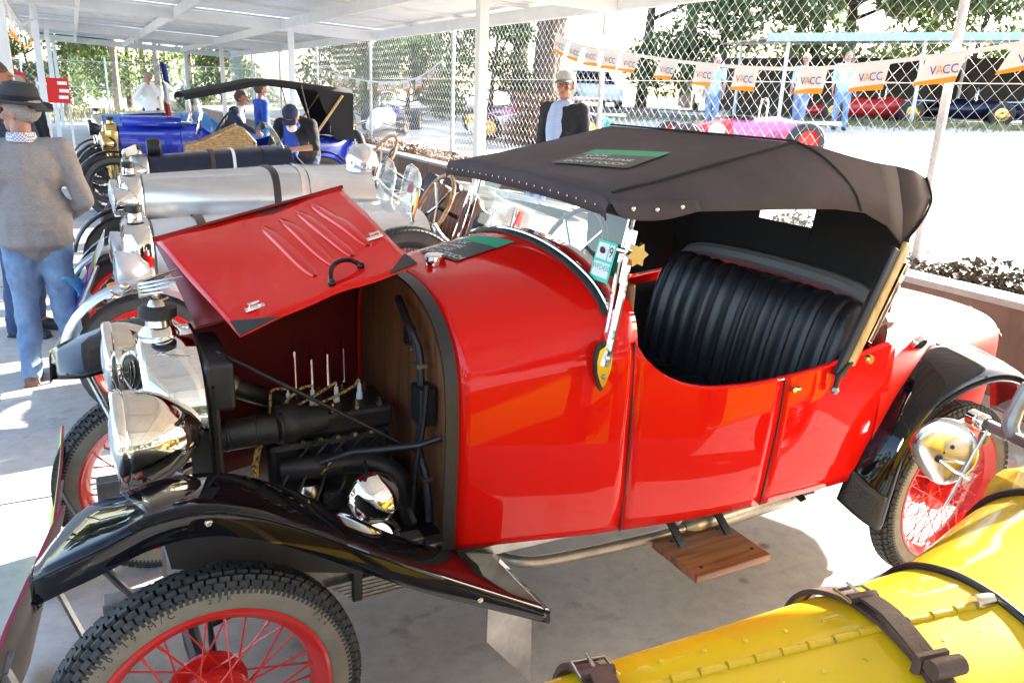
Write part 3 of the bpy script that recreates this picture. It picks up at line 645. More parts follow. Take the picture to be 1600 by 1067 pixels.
# horn behind the near lamp
MB().lathe([(.001, -.02), (.05, -.012), (.062, .01), (.05, .04), (.03, .07)], 24, Matrix.Translation((.01, -.285, .80)) @ Matrix.Rotation(-pi/2, 4, 'Y')).build('side_lamp', CHROME, rc)
MB().box((.115, -.06, .93), (.07, .3, .13)).build('header_tank', GREASE, rc, smooth=False, bevel=.012)
MB().box((.095, 0, .7), (.03, .42, .5)).build('radiator_back', GREASE, rc, smooth=False, bevel=.01)

# engine
en = MB(); en.box((.42, 0, .57), (.36, .2, .26)); en.box((.42, 0, .44), (.40, .24, .1)); engine = en.build('engine_block', GREASE, rc, smooth=False, bevel=.02)
MB().box((.43, 0, .735), (.36, .19, .07)).build('cylinder_head', GREASE, engine, smooth=False, bevel=.015)
for i in range(5):
    for y in (-.075, .075):
        x = .29+.07*i; MB().lathe([(.011, .765), (.011, .778), (.006, .78), (.006, .792), (.001, .793)], 6, Matrix.Translation((x, y, 0))).build('head_nut', NICKEL, engine, angle=30)
for i in range(4):
    x = .32+.07*i; p = MB(); p.lathe([(.010, .765), (.010, .785), (.007, .79), (.0065, .815), (.003, .818), (.003, .83), (.001, .831)], 10, Matrix.Translation((x, -.01, 0)), 0); p.build('spark_plug', WHITEP, engine)
LEAD = mat('yellow_braided_lead', (.5, .33, .08), .6, col2=(.06, .04, .03), nscale=120, lo=.45, hi=.5)
for i in range(4):
    x = .32+.07*i; MB().tube(spline([(x, -.01, .83), (x-.05, -.03, .835-.01*i), (.25, -.09, .78-.012*i), (.2, -.13, .70-.03*i), (.17+.015*i, -.17, .58), (.15, -.2, .5)], 6), .0042, 6).build('plug_lead', LEAD, engine)
MB().lathe([(.001, 0), (.038, 0), (.041, .01), (.041, .15), (.03, .16), (.001, .16)], 24, Matrix.Translation((.10, -.16, .78)) @ ROTX).build('dynamo', GREASE, engine, angle=40)
MB().lathe([(.001, 0), (.052, 0), (.056, .01), (.056, .05), (.05, .06), (.04, .09), (.035, .14), (.001, .14)], 24, Matrix.Translation((.255, -.13, .775)) @ ROTX).build('distributor_drive', GREASE, engine, angle=40)
MB().tube(spline([(.12, -.05, .90), (.2, -.04, .85), (.28, 0, .80), (.33, 0, .77)], 5), .028, 12).build('top_hose', BLACKS, engine)
MB().tube(spline([(.27, -.13, .64), (.36, -.16, .645), (.48, -.17, .64), (.57, -.2, .60), (.61, -.22, .5), (.62, -.23, .38)], 6), .033, 12).build('exhaust_manifold', GREASE, engine)
for i in range(3): MB().tube([(.33+.1*i, -.09, .655), (.33+.1*i, -.16, .645)], .026, 10).build('manifold_branch', GREASE, engine)
MB().tube([(.36, -.19, .67), (.44, -.22, .70), (.60, -.31, .73), (.66, -.33, .75)], .009, 8).build('steering_column', BLACKS, engine)
HQ = Matrix.Translation((.478, -.30, .592)) @ Vector((-.22, -.86, .45)).to_track_quat('Z', 'Y').to_matrix().to_4x4()
MB().lathe([(.001, .018), (.03, .015), (.055, .006), (.066, -.003), (.070, -.006), (.071, -.012), (.066, -.018), (.03, -.05), (.001, -.06)], 36, HQ).build('horn', CHROME, engine, angle=60)
MB().lathe([(.05, 0), (.070, .004), (.072, .010), (.055, .014)], 28, Matrix.Translation((.465, -.335, .50)) @ Matrix.Rotation(.25, 4, 'X')).build('horn_bracket', CHROME, engine)
MB().lathe([(.001, 0), (.03, 0), (.035, .01), (.035, .06), (.025, .075), (.001, .078)], 18, Matrix.Translation((.33, -.17, .53))).build('float_bowl', NICKEL, engine, angle=40)
MB().tube(spline([(.36, -.17, .62), (.37, -.20, .65), (.40, -.2, .69)], 5), .005, 6).build('fuel_pipe', BRASS, engine)
MB().box((.40, -.17, .545), (.07, .07, .07)).build('carburettor', GREASE, engine, smooth=False, bevel=.012)

# windscreen
wsx0, wsx1 = 1.075, 1.150
def wp(y, z): return Vector((lerp(wsx0, wsx1, (z-1.1)/.3), y, z))
scr = scuttle_ring(1.08); base = [p for p in scr if p.z > 1.085]
MB().tube([p+Vector((-.002, 0, .008)) for p in base], .0075, 8).build('screen_base', CHROME, rc)
MB().loft([[p+Vector((-.026, 0, -.003)) for p in base], [p+Vector((-.020, 0, .006)) for p in base], [p+Vector((-.006, 0, .010)) for p in base]]).build('screen_rubber', BLACKS, rc, angle=60)
g = MB(); gl = [p+Vector((0, 0, .012)) for p in base]; top = [wp(p.y*.94, 1.40) for p in gl]; g.loft([[Vector((lerp(wsx0, wsx1, (p.z-1.1)/.3), p.y, p.z)) for p in gl], top]); wsg = g.build('windscreen_glass', GLASS, rc, smooth=False)
MB().tube([wp(-.475, 1.40), wp(.475, 1.40)], .011, 8).build('screen_top_rail', CHROME, rc)
for s in (-1, 1):
    MB().tube([wp(s*.485, 1.06)+Vector((0, s*.02, 0)), wp(s*.478, 1.24), wp(s*.470, 1.41)], .010, 10).build('screen_pillar', CHROME, rc)
    MB().tube([(1.03, s*.55, .985), (1.05, s*.545, 1.06), (1.085, s*.525, 1.17), (1.115, s*.505, 1.28), (1.13, s*.50, 1.33)], [.016, .012, .012, .011, .009], 10).build('pillar_stanchion', CHROME, rc)
    pl = MB(); pts = [(0, .055), (.018, .045), (.024, .015), (.020, -.02), (.008, -.05), (0, -.062)]
    outl = [(x, z) for x, z in pts]+[(-x, z) for x, z in pts[-2:0:-1]]
    for k, (sc, dy, m_) in enumerate(((1.22, 0, BLACKS), (1.0, .007, CHROME))):
        a = [Vector((1.03+x*sc, s*(.536+dy+.03*(z < -9)), .985+z*sc)) for x, z in outl]; c = [p+Vector((0, s*.010, 0)) for p in a]
        q = MB(); q.loft([a, c], closed=True); q.add(c, [tuple(range(len(c)))]); q.build('pillar_plate', m_, rc, smooth=False, bevel=.002)
    for z in (1.0, .955): MB().ball((1.03, s*.556, z), (.007, .004, .007), 8).build('screw', STEEL, rc)
st = MB(); pts = []
for i in range(12): a = 2*pi*i/12; r = .034 if i % 2 == 0 else .022; pts.append((r*cos(a), r*sin(a)))
a = [Vector((1.112+x, -.534, 1.275+z)) for x, z in pts]; c = [p+Vector((0, -.014, 0)) for p in a]; st.loft([a, c], closed=True); st.add(a, [tuple(range(12))]); st.add(c, [tuple(range(12))]); st.build('star_knob', GOLD, rc, smooth=False, bevel=.003)
MB().tube([(1.112, -.54, 1.275), (1.108, -.47, 1.275)], .009, 10).build('knob_spindle', CHROME, rc)
# registration label on the screen
G = frame(wp(-.415, 1.235)+Vector((-.012, 0, 0)), (0, -1, 0), wp(0, 1.4)-wp(0, 1.1)); lab = MB()
def qd(mb, M4, x0, y0, x1, y1, z, mi): mb.add([M4 @ Vector((x, y, z)) for x, y in ((x0, y0), (x1, y0), (x1, y1), (x0, y1))], [(0, 1, 2, 3)], mi)
qd(lab, G, -.045, -.055, .045, .055, 0, 0); qd(lab, G, -.038, .004, .012, .048, .001, 1); qd(lab, G, .016, .004, .038, .048, .001, 1); qd(lab, G, -.038, -.044, .038, -.004, .001, 1)
put_text(lab, '9', .04, G @ Matrix.Translation((.027, .026, .002)), 2); put_text(lab, 'WPD450', .0215, G @ Matrix.Translation((0, -.018, .002)), 3)
lab.ball(G @ Vector((-.013, .026, .002)), (.001, .014, .012), 8, mi=2)
lab.build('registration_label', [mat('mint_label', (.03, .62, .42), .5), WHITEC, INK, mat('mint_ink', (.03, .4, .3), .5)], wsg, smooth=False)

# display cards lying on the car
def card(name, label, M4, wd, hg, lines, warp=None):
    root = MB(); n = 6
    root.loft([[M4 @ Vector((lerp(-wd/2, wd/2, i/n), y, 0)) for i in range(n+1)] for y in (-hg/2, hg/2*.38)], mi=0)
    root.loft([[M4 @ Vector((lerp(-wd/2, wd/2, i/n), y, 0)) for i in range(n+1)] for y in (hg/2*.38, hg/2)], mi=1)
    if warp: root.v = [tuple(warp(Vector(v))) for v in root.v]
    for i, (t, sz, x, y) in enumerate(lines):
        put_text(root, t, sz, M4 @ Matrix.Translation((x, y, .0025)), 2, warp)
    o = root.build(name, [DARKC, GREENC, WHITEC], None, smooth=False); tag(o, label, 'sign'); return o
def on_scuttle(v):
    x = min(max(v.x, .67), 1.07); r = scuttle_ring(x); r = sorted(r, key=lambda p: abs(p.y-v.y))[:2]
    a, c = r; t = 0 if abs(a.y-c.y) < 1e-6 else (v.y-a.y)/(c.y-a.y); z = lerp(a.z, c.z, t); return Vector((v.x, v.y, z+.004+(v.z-1.2)))
M1 = Matrix.Translation((.90, .055, 1.2)) @ Matrix.Rotation(rad(-82), 4, 'Z')
TXT = [('LOOK', .026, -.075, .0), ('ADMIRE', .026, -.06, -.024), ('PLEASE', .026, -.06, -.048), ("DON'T TOUCH", .026, -.028, -.072)]
card('display_card', 'charcoal and green please don\'t touch card lying on the red scuttle', M1, .23, .21, [('LOOK', .034, -.06, .015), ('ADMIRE', .034, -.045, -.02), ('PLEASE', .034, -.045, -.053), ("DON'T TOUCH", .034, .0, -.086)], on_scuttle)

# interior: seat, sides, dashboard, steering wheel
mb = MB(); rings = []; n = 13; yl, yr = .46, -.545
for j in range(n*8+1):
    u = j/(n*8); y = lerp(yl, yr, u); ph = abs(sin(pi*u*n)); bulge = .016*ph**.32*(1+.12*sin(j//6*2.3)); ed = min(u, 1-u); drop = .05*max(0, 1-ed/.09)**2
    pr = [(1.90, .56), (1.91, .66), (1.935, .80), (1.965, .92), (1.995, 1.0-drop*.4), (2.03, 1.045-drop), (2.075, 1.055-drop), (2.11, 1.03-drop), (2.12, .95), (2.10, .6)]
    nr = [(-1, 0), (-1, .1), (-1, .15), (-1, .25), (-.8, .5), (-.4, .9), (0, 1), (.5, .6), (0, 0), (0, 0)]
    edge = .05*max(0, 1-ed/.05)**2
    rings.append([Vector((x+a*bulge+edge, y, z+c*bulge)) for (x, z), (a, c) in zip(pr, nr)])
seat = mb.loft(rings).build('seat_back', LEATH, rc, angle=80, sub=1)
mb = MB(); rings = []
for j in range(n*4+1):
    u = j/(n*4); y = lerp(.46, -.52, u); bl = .015*abs(sin(pi*u*n))**.6
    rings.append([Vector((x, y, z+bl)) for x, z in ((1.40, .5), (1.40, .58), (1.45, .63), (1.6, .64), (1.95, .62))])
mb.loft(rings).build('seat_cushion', LEATH, rc, angle=80)
MB().tube(spline([(2.16, .50, .985), (2.16, .40, 1.055), (2.17, .0, 1.075), (2.17, -.4, 1.055), (2.16, -.53, .97)], 6), .036, 10).build('deck_roll', GREYV, rc)
MB().tube(spline([(2.21, .46, 1.05), (2.215, 0, 1.10), (2.21, -.46, 1.05)], 8), [.014+.004*(i % 3) for i in range(17)], 8).build('folded_tonneau', LEATH, rc)
for y in (.36, -.48): MB().tube([(2.20, y, 1.08), (2.2, y, 1.12), (2.2, y-.05, 1.12), (2.2, y-.05, 1.08)], .004, 6).build('tonneau_clip', CHROME, rc)
for s in (-1, 1):
    rg = [[side_pt(lerp(1.18, 2.1, i/10), t, s)+Vector((0, -s*.028, -.012)) for t in (0, .5, .97)] for i in range(11)]; MB().loft(rg).build('inner_trim', CANVIN, rc)
mb = MB(); mb.box((1.16, 0, 1.10), (.02, .96, .16)); mb.build('dashboard', PLY, rc, smooth=False, bevel=.01)
MB().box((1.0, 0, .74), (.02, .98, .56)).build('toe_board', CANVIN, rc, smooth=False)
sw = MB(); Rm = Matrix.Translation((1.40, .25, 1.10)) @ Matrix.Rotation(rad(-62), 4, 'Y'); sw.tube([Rm @ Vector((.19*cos(a), .19*sin(a), 0)) for a in [2*pi*i/40 for i in range(40)]], .011, 8, closed=True); swo = sw.build('steering_wheel', BLACKS, rc)
for k in range(4): a = pi/4+k*pi/2; MB().tube([Rm @ Vector((0, 0, -.02)), Rm @ Vector((.19*cos(a), .19*sin(a), 0))], .007, 6).build('wheel_spoke', CHROME, swo)
MB().tube([Rm @ Vector((0, 0, -.02)), Vector((1.1, .25, .98))], .016, 8).build('column', CHROME, swo)
# hood (canvas top)
hr = []
def hoodring(x, zt, wt, ze, we, crown):
    # full cross ring near edge -> far edge
    h = [Vector((x, -we, ze)), Vector((x, -(we*.75+wt*.25), lerp(ze, zt, .42))), Vector((x, -(we*.25+wt*.75), lerp(ze, zt, .84))), Vector((x, -wt, zt)), Vector((x, -wt*.66, zt+crown*.6)), Vector((x, -wt*.33, zt+crown*.9)), Vector((x, 0, zt+crown))]
    return h+[Vector((p.x, -p.y, p.z)) for p in h[-2::-1]]
HS = [(1.035, 1.425, .485, 1.408, .512, .012), (1.10, 1.434, .48, 1.396, .545, .014), (1.22, 1.454, .475, 1.390, .572, .012), (1.38, 1.488, .47, 1.388, .582, .008), (1.55, 1.524, .47, 1.387, .587, .004), (1.70, 1.556, .47, 1.383, .588, .002), (1.78, 1.548, .485, 1.380, .59, .004), (1.90, 1.522, .50, 1.366, .59, .008), (2.01, 1.502, .515, 1.322, .59, .012), (2.09, 1.494, .52, 1.262, .59, .014)]
rings = [hoodring(*h) for h in HS]; mb = MB().loft(rings)
lastn = rings[-1]
rb = []
for x, zt, wt, ze, we, cr in ((2.17, 1.480, .525, 1.325, .580, .012), (2.235, 1.458, .522, 1.385, .556, .010)): rb.append(hoodring(x, zt, wt, ze, we, cr))
mb.loft([lastn]+rb); hood = mb.build('hood', CANVAS, rc, solid=.006, angle=28)
# front valance with studs, and the near-side ear
mb = MB(); rg = []
fr0 = [p for p in rings[0]]
for k, (dx, dz) in enumerate(((0, 0), (-.008, -.02), (-.004, -.05))): rg.append([p+Vector((dx, 0, dz if abs(p.y) < .5 else dz*.9)) for p in fr0])
mb.loft(rg); mb.build('hood_valance', CANVAS, hood, solid=.004)
pr = spline(fr0, 3)
for i in range(22):
    y = lerp(-.47, .49, i/21); z = 1.405+.012*(1-(y/.5)**2)*1.0; MB().ball((1.021, y, z-.008), (.0025, .0034, .0034), 6).build('stud', NICKEL, hood)
for i, (x, z) in enumerate(((1.07, 1.384), (1.14, 1.381), (1.215, 1.386))): MB().ball((x, -.568-.006*i, z+.014), (.0065, .004, .0065), 8).build('hood_stud', NICKEL, hood)
mb = MB(); ear = spline([(1.035, -.522, 1.41), (1.042, -.545, 1.384), (1.085, -.565, 1.370), (1.17, -.582, 1.372), (1.27, -.588, 1.392)], 5); mb.loft([[p for p in ear], [Vector((p.x, p.y+.018, 1.418)) for p in ear]]); mb.build('hood_ear', CANVAS, hood, solid=.005)
# raised seams
for pts in ([(1.06, -.487, 1.43)]+[(h[0], -h[2]-.001, h[1]+.004) for h in HS[1:6]], [(1.70, -.47, 1.561), (1.76, -.505, 1.53), (1.82, -.545, 1.475), (1.86, -.575, 1.42), (1.875, -.592, 1.372)], [(1.70, y, 1.5595+.002) for y in (-.47, -.2, 0, .2, .47)], [(2.238, -.525, 1.458), (2.24, -.54, 1.43), (2.235, -.56, 1.385), (2.17, -.583, 1.325), (2.09, -.593, 1.262)]):
    MB().tube(spline(pts, 5), .004, 6).build('seam', CANVIN, hood)
# back curtain with window, far quarter curtain
YW0, YW1 = -.135, .13; bk = MB(); zz = [1.445, 1.315, 1.235, 1.15, 1.08, .97]
def bx_(z): return lerp(2.228, 2.17, (1.46-z)/.5)
for i in range(5):
    ycuts = [-.53, YW0, YW1, .53]
    for j in range(3):
        if i == 1 and j == 1: continue
        bk.add([(bx_(zz[i]), ycuts[j], zz[i]), (bx_(zz[i]), ycuts[j+1], zz[i]), (bx_(zz[i+1]), ycuts[j+1], zz[i+1]), (bx_(zz[i+1]), ycuts[j], zz[i+1])], [(0, 1, 2, 3)])
bk.build('back_curtain', CANVIN, hood, smooth=False, solid=.004)
MB().add([(bx_(zz[1]), YW0, zz[1]), (bx_(zz[1]), YW1, zz[1]), (bx_(zz[2]), YW1, zz[2]), (bx_(zz[2]), YW0, zz[2])], [(0, 1, 2, 3)]).build('rear_window', PERSPEX, hood, smooth=False)
q = MB(); q.add([(1.70, .585, 1.36), (2.12, .585, 1.24), (2.245, .53, 1.40), (2.17, .53, .97), (1.70, .59, .90)], [(0, 1, 4), (1, 3, 4), (1, 2, 3)]); q.build('quarter_curtain', CANVIN, hood, smooth=False, solid=.004)
for x, z, wd in ((1.70, 1.545, .47), (2.25, 1.445, .51)): MB().tube(spline([(x, -wd+.0, z-.15), (x, -wd+.025, z-.03), (x, 0, z-.016), (x, wd-.025, z-.03), (x, wd-.0, z-.15)], 5), .012, 8).build('hood_bow', ASHW, hood)
for s in (-1, 1):
    st = MB(); st.beam((2.085, s*.612, 1.27), (1.905, s*.622, .90), .016, .034); st.build('hood_stick', ASHW, rc, smooth=False, bevel=.006)
    MB().beam((2.045, s*.606, 1.255), (1.868, s*.615, .865), .022, .045).build('stick_cover', LEATH, rc, smooth=False, bevel=.006)
    MB().beam((2.12, s*.60, 1.20), (1.99, s*.61, .96), .012, .02).build('hood_strut', CHROME, rc, smooth=False, bevel=.003)
    MB().tube([(1.905, s*.625, .91), (1.855, s*.628, .875), (1.85, s*.625, .82)], .009, 8).build('hood_pivot', BLACKS, rc)
    MB().ball((1.85, s*.625, .825), .014, 8).build('pivot_nut', STEEL, rc)
    MB().lathe([(.001, -.01), (.013, -.01), (.015, 0), (.015, .006)], 10, Matrix.Translation((1.985, s*.625, .91)) @ (ROTY if s < 0 else Matrix.Rotation(pi/2, 4, 'X'))).build('turn_button', BRASS, rc)
def on_hood(v):
    zt = interp([(h[0], h[1]) for h in HS], v.x); wt = interp([(h[0], h[2]) for h in HS], v.x); cr = interp([(h[0], h[5]) for h in HS], v.x); return Vector((v.x, v.y, zt+cr*(1-(v.y/wt)**2)+.005+(v.z-1.5)))
Mh = Matrix.Translation((1.30, -.12, 1.5)) @ Matrix.Rotation(rad(-74), 4, 'Z')
card('display_card', 'charcoal and green don\'t touch card lying on the black canvas hood', Mh, .30, .21, [('LOOK', .034, -.06, .01), ('ADMIRE PLEASE', .032, .0, -.03), ("DON'T TOUCH", .034, .0, -.075)], on_hood)

# fenders
FI = smoothtab([(-.30, .752), (-.225, .787), (-.14, .805), (-.05, .825), (.04, .822), (.13, .795), (.25, .725), (.39, .622), (.52, .53), (.65, .455), (.80, .395)], 5)
FO = smoothtab([(-.295, .800), (-.24, .826), (-.17, .850), (-.09, .878), (0, .882), (.08, .858), (.17, .812), (.30, .727), (.42, .646), (.57, .552), (.80, .412)], 5)
def front_fender(s):
    mb = MB(); rings = []
    N = 48
    for i in range(N+1):
        x = lerp(-.288, .80, i/N); zi = interp(FI, x); zo = interp(FO, x); yi = -.44; yo = -.722
        tip = max(0, 1-(x+.288)/.10); yi = lerp(yi, -.575, tip**1.6); yo = lerp(yo, -.708, tip**2)
        rear = max(0, (x-.45)/.35); yi = lerp(yi, -.40, rear); lip = lerp(.056, .036, rear)
        cr = .007*(1-.7*rear)
        sec = [(yi+.004, zi-.016), (yi, zi-.002), (lerp(yi, yo, .06), lerp(zi, zo, .05)+.002), (lerp(yi, yo, .33), lerp(zi, zo, .34)+cr), (lerp(yi, yo, .64), lerp(zi, zo, .68)+cr), (lerp(yi, yo, .92), lerp(zi, zo, .95)+.003), (yo+.010, zo), (yo+.002, zo-.006), (yo, zo-.016), (yo-.003, zo-.6*lip), (yo, zo-lip-.004), (yo+.007, zo-lip-.007)]
        rings.append([Vector((x, s*-y, z)) for y, z in sec])
    mb.loft(rings)
    r0 = rings[0]; mb.loft([r0, [Vector((p.x-.007, p.y*.998, p.z-.006)) for p in r0], [Vector((p.x-.008, p.y, min(p.z-.012, .748))) for p in r0], [Vector((p.x+.004, p.y, .744)) for p in r0]])
    fo = mb.build('front_fender', BLACKP, rc, solid=.004, angle=50)
    MB().tube([r[7]+Vector((0, 0, -.002)) for r in rings], .0035, 6).build('fender_bead', CHROME if False else BLACKP, fo)
    for x in (.01, .6): MB().ball((x, -s*-.724 if False else s*.724, interp(FO, x)-.03), (.008, .005, .008), 8).build('fender_bolt', NICKEL, fo)
    # inner valance
    v = MB(); v.loft([[Vector((lerp(-.08, .62, i/12), s*.47, interp(FI, lerp(-.08, .62, i/12))-.01)) for i in range(13)], [Vector((lerp(-.05, .55, i/12), s*.45, lerp(.60, .42, i/12))) for i in range(13)]]); v.build('valance', mat('grey_underseal', (.05, .048, .045), .7) if s < 0 else MATS['grey_underseal'], fo)
    MB().tube([(-.21, s*.62, .79), (-.12, s*.5, .56), (-.1, s*.36, .47)], .009, 8).build('fender_stay', ALUD, fo)
    return fo
for s in (-1, 1): front_fender(s)
RI = spline([(2.03, 0, .385), (2.075, 0, .50), (2.13, 0, .62), (2.24, 0, .78), (2.40, 0, .868), (2.6, 0, .872), (2.8, 0, .80), (2.95, 0, .68), (3.03, 0, .52)], 5)
RO = spline([(2.10, 0, .312), (2.118, 0, .43), (2.15, 0, .58), (2.24, 0, .71), (2.385, 0, .78), (2.58, 0, .805), (2.76, 0, .765), (2.88, 0, .66), (2.95, 0, .52)], 5)
def rear_fender(s):
    mb = MB(); rings = []
    for i, (a, c) in enumerate(zip(RI, RO)):
        yi = interp([(2.0, .572), (2.3, .54), (2.6, .50), (3.1, .44)], a.x); yo = .69; n = Vector((-(RO[min(i+1, len(RO)-1)]-RO[max(i-1, 0)]).z, 0, (RO[min(i+1, len(RO)-1)]-RO[max(i-1, 0)]).x)).normalized()
        sec = []
        for t, bu in ((0, 0), (.2, .006), (.45, .012), (.7, .014), (.88, .010), (.97, .003), (1.0, -.006), (1.0, -.018), (.985, -.03), (.95, -.034)):
            p = lerp(a, c, min(1, t)); sec.append(Vector((p.x, s*lerp(yi, yo, t), p.z))+n*bu)
        rings.append(sec)
    mb.loft(rings); fo = mb.build('rear_fender', BLACKP, rc, solid=.004, angle=55)
    v = MB(); v.loft([[p+Vector((-.006, 0, .0)) for p in r[:7]] for r in rings[:6]]); v.build('stone_guard', mat('black_crackle_paint', (.012, .012, .012), .5, bump=.9, bscale=160, bdist=.004) if s < 0 else MATS['black_crackle_paint'], fo, solid=.003)
    MB().tube([r[8] for r in rings], .004, 6).build('fender_bead', BLACKP, fo)
    return fo
for s in (-1, 1): rear_fender(s)
# mud flap behind the front wheel
MB().add([(.63, -.70, .46), (.79, -.64, .39), (.80, -.64, .13), (.63, -.70, .36)], [(0, 1, 2, 3)]).build('mud_flap', ALUD, rc, smooth=False, solid=.004)
# step, brackets, exhaust
stp = MB().box((1.505, -.54, .30), (.30, .22, .026), bev=.004).build('step_board', STEPW, rc, smooth=False, bevel=.004)
for (x, y) in ((1.41, -.46), (1.60, -.46), (1.62, -.6), (1.40, -.615)): MB().lathe([(.001, .0), (.006, 0), (.0065, -.002)], 10, Matrix.Translation((x, y, .3145))).build('step_screw', BLACKS, stp)
for x in (1.41, 1.60, 1.93): MB().beam((x, -.40, .405), (x+.02, -.53 if x < 1.8 else -.5, .284 if x < 1.8 else .36), .03, .008).build('step_bracket', BLACKS, rc, smooth=False)
MB().tube(spline([(.70, -.2, .38), (.85, -.25, .30), (.93, -.34, .295), (1.05, -.365, .29), (1.35, -.40, .30), (1.5, -.41, .31)], 6), .018, 12).build('exhaust_pipe', mat('exhaust_tin', (.62, .58, .5), .35, .7, col2=(.4, .35, .28), nscale=9), rc)
MB().lathe([(.02, 0), (.036, .02), (.04, .04), (.04, .56), (.036, .58), (.02, .6)], 20, Matrix.Translation((1.5, -.41, .31)) @ Matrix.Rotation(rad(4), 4, 'Z') @ ROTX).build('silencer', MATS['exhaust_tin'], rc, angle=40)
MB().tube([(2.08, -.37, .31), (2.3, -.36, .31), (2.9, -.34, .32)], .018, 10).build('tail_pipe', MATS['exhaust_tin'], rc)
for i in range(6): MB().box((2.02, -.42, .385-.010*i), (.36-.05*i, .04, .007)).build('spring_leaf', STEEL, rc, smooth=False)
for i in range(6): MB().box((.47-.0*i, -.36, .40-.012*i), (.30-.03*i, .045, .009)).build('spring_leaf', STEEL, rc, smooth=False)
MB().box((.40, -.36, .40), (.03, .06, .12)).build('spring_shackle', BLACKS, rc, smooth=False, bevel=.006)
MB().tube([(0, -.55, .33), (-.01, -.3, .28), (-.01, .3, .28), (0, .55, .33)], .022, 10).build('front_axle', BLACKS, rc)
MB().tube([(2.55, -.55, .33), (2.55, .55, .33)], .03, 10).build('rear_axle', BLACKS, rc)
MB().tube([(.02, -.5, .30), (.03, -.35, .36), (.38, -.33, .45)], .012, 8).build('drag_link', BLACKS, rc)
MB().lathe([(.001, 1.198), (.026, 1.198), (.031, 1.193), (.031, 1.178), (.027, 1.174), (.026, 1.12)], 20, Matrix.Translation((.765, -.02, 0))).build('fuel_cap', CHROME, rc, angle=40)

re_ = random.Random(17)
for i in range(14): MB().lathe([(.001, -.006), (.007, -.006), (.0075, 0), (.0075, .004)], 6, Matrix.Translation((.26+.025*i, -.103, .70 if i % 2 else .47)) @ ROTY).build('block_bolt', NICKEL, engine, angle=30)
for i in range(5): MB().tube(spline([(.2+.05*i, -.14, .5), (.22+.06*i, -.2-.02*i, .56+.02*i), (.3+.05*i, -.15, .66), (.38+.05*i, -.11, .71)], 5), .0035, 6).build('wire', BLACKS, engine)
for x in (.16, .235, .30): MB().lathe([(.0405, 0), (.043, .002), (.043, .008), (.0405, .010)], 24, Matrix.Translation((x-.04, -.16, .78)) @ ROTX).build('dynamo_band', BLACKS, engine)
MB().lathe([(.03, 0), (.031, .002), (.031, .014), (.03, .016)], 16, Matrix.Translation((.155, -.046, .876)) @ Matrix.Rotation(.5, 4, 'Y') @ ROTX).build('hose_clip', STEEL, engine)
MB().tube([(.60, -.29, .48), (.60, -.05, .60), (.63, .1, .66)], .008, 6).build('control_rod', STEEL, engine)
for z in (.55, .62, .69, .76): MB().ball((.66, -.40, z), (.004, .006, .006), 6).build('beading_tack', NICKEL, firewall)
# ---------------------------------------------------------------- the yellow special in the foreground
yc = thing('yellow_special', 'low yellow vintage special with worn leather bonnet straps in the foreground', 'car', (.116, -1.284, 0), rad(-10.9))
YS = [(0, 1), (.22, .985), (.45, .94), (.68, .86), (.85, .74), (.95, .58), (1.0, .38), (1.0, 0)]
def yring(u, hw, zt, zb, lift=0):
    h = spline([(u, hw*a+(lift if a else 0), lerp(zb, zt, k)+lift) for a, k in YS], 4)
    return [Vector((p.x, -p.y, p.z)) for p in h[:0:-1]]+h
def ydim(u):
    return interp([(.05, .15), (.5, .195), (1.17, .285), (1.5, .42), (1.75, .48)], u), interp([(.05, .72), (.5, .772), (1.17, .812), (1.35, .842), (1.56, .895), (1.75, .90)], u), .40
MB().loft([yring(lerp(.05, 1.165, i/24), *ydim(lerp(.05, 1.165, i/24))) for i in range(25)]).build('bonnet', YEL, yc, angle=60)
MB().loft([yring(lerp(1.172, 1.56, i/14), *ydim(lerp(1.172, 1.56, i/14))) for i in range(15)]).build('scuttle', YEL, yc, angle=60)
MB().tube([p for p in yring(1.169, *ydim(1.17), .004)], .008, 8).build('bonnet_beading', BLACKS, yc)
MB().tube([p for p in yring(1.56, *ydim(1.56), .004)], .010, 8).build('screen_rubber', BLACKS, yc)
nose = MB(); nr = [yring(.05, *ydim(.05)), yring(.0, .185, .75, .4), yring(-.06, .18, .745, .38)]; nose.loft(nr); nose.build('radiator_cowl', YEL, yc)
gr = nr[-1]; MB().add([p+Vector((.02, 0, 0)) for p in gr], [tuple(range(len(gr)))]).build('radiator_core', BLACKS, yc, smooth=False)
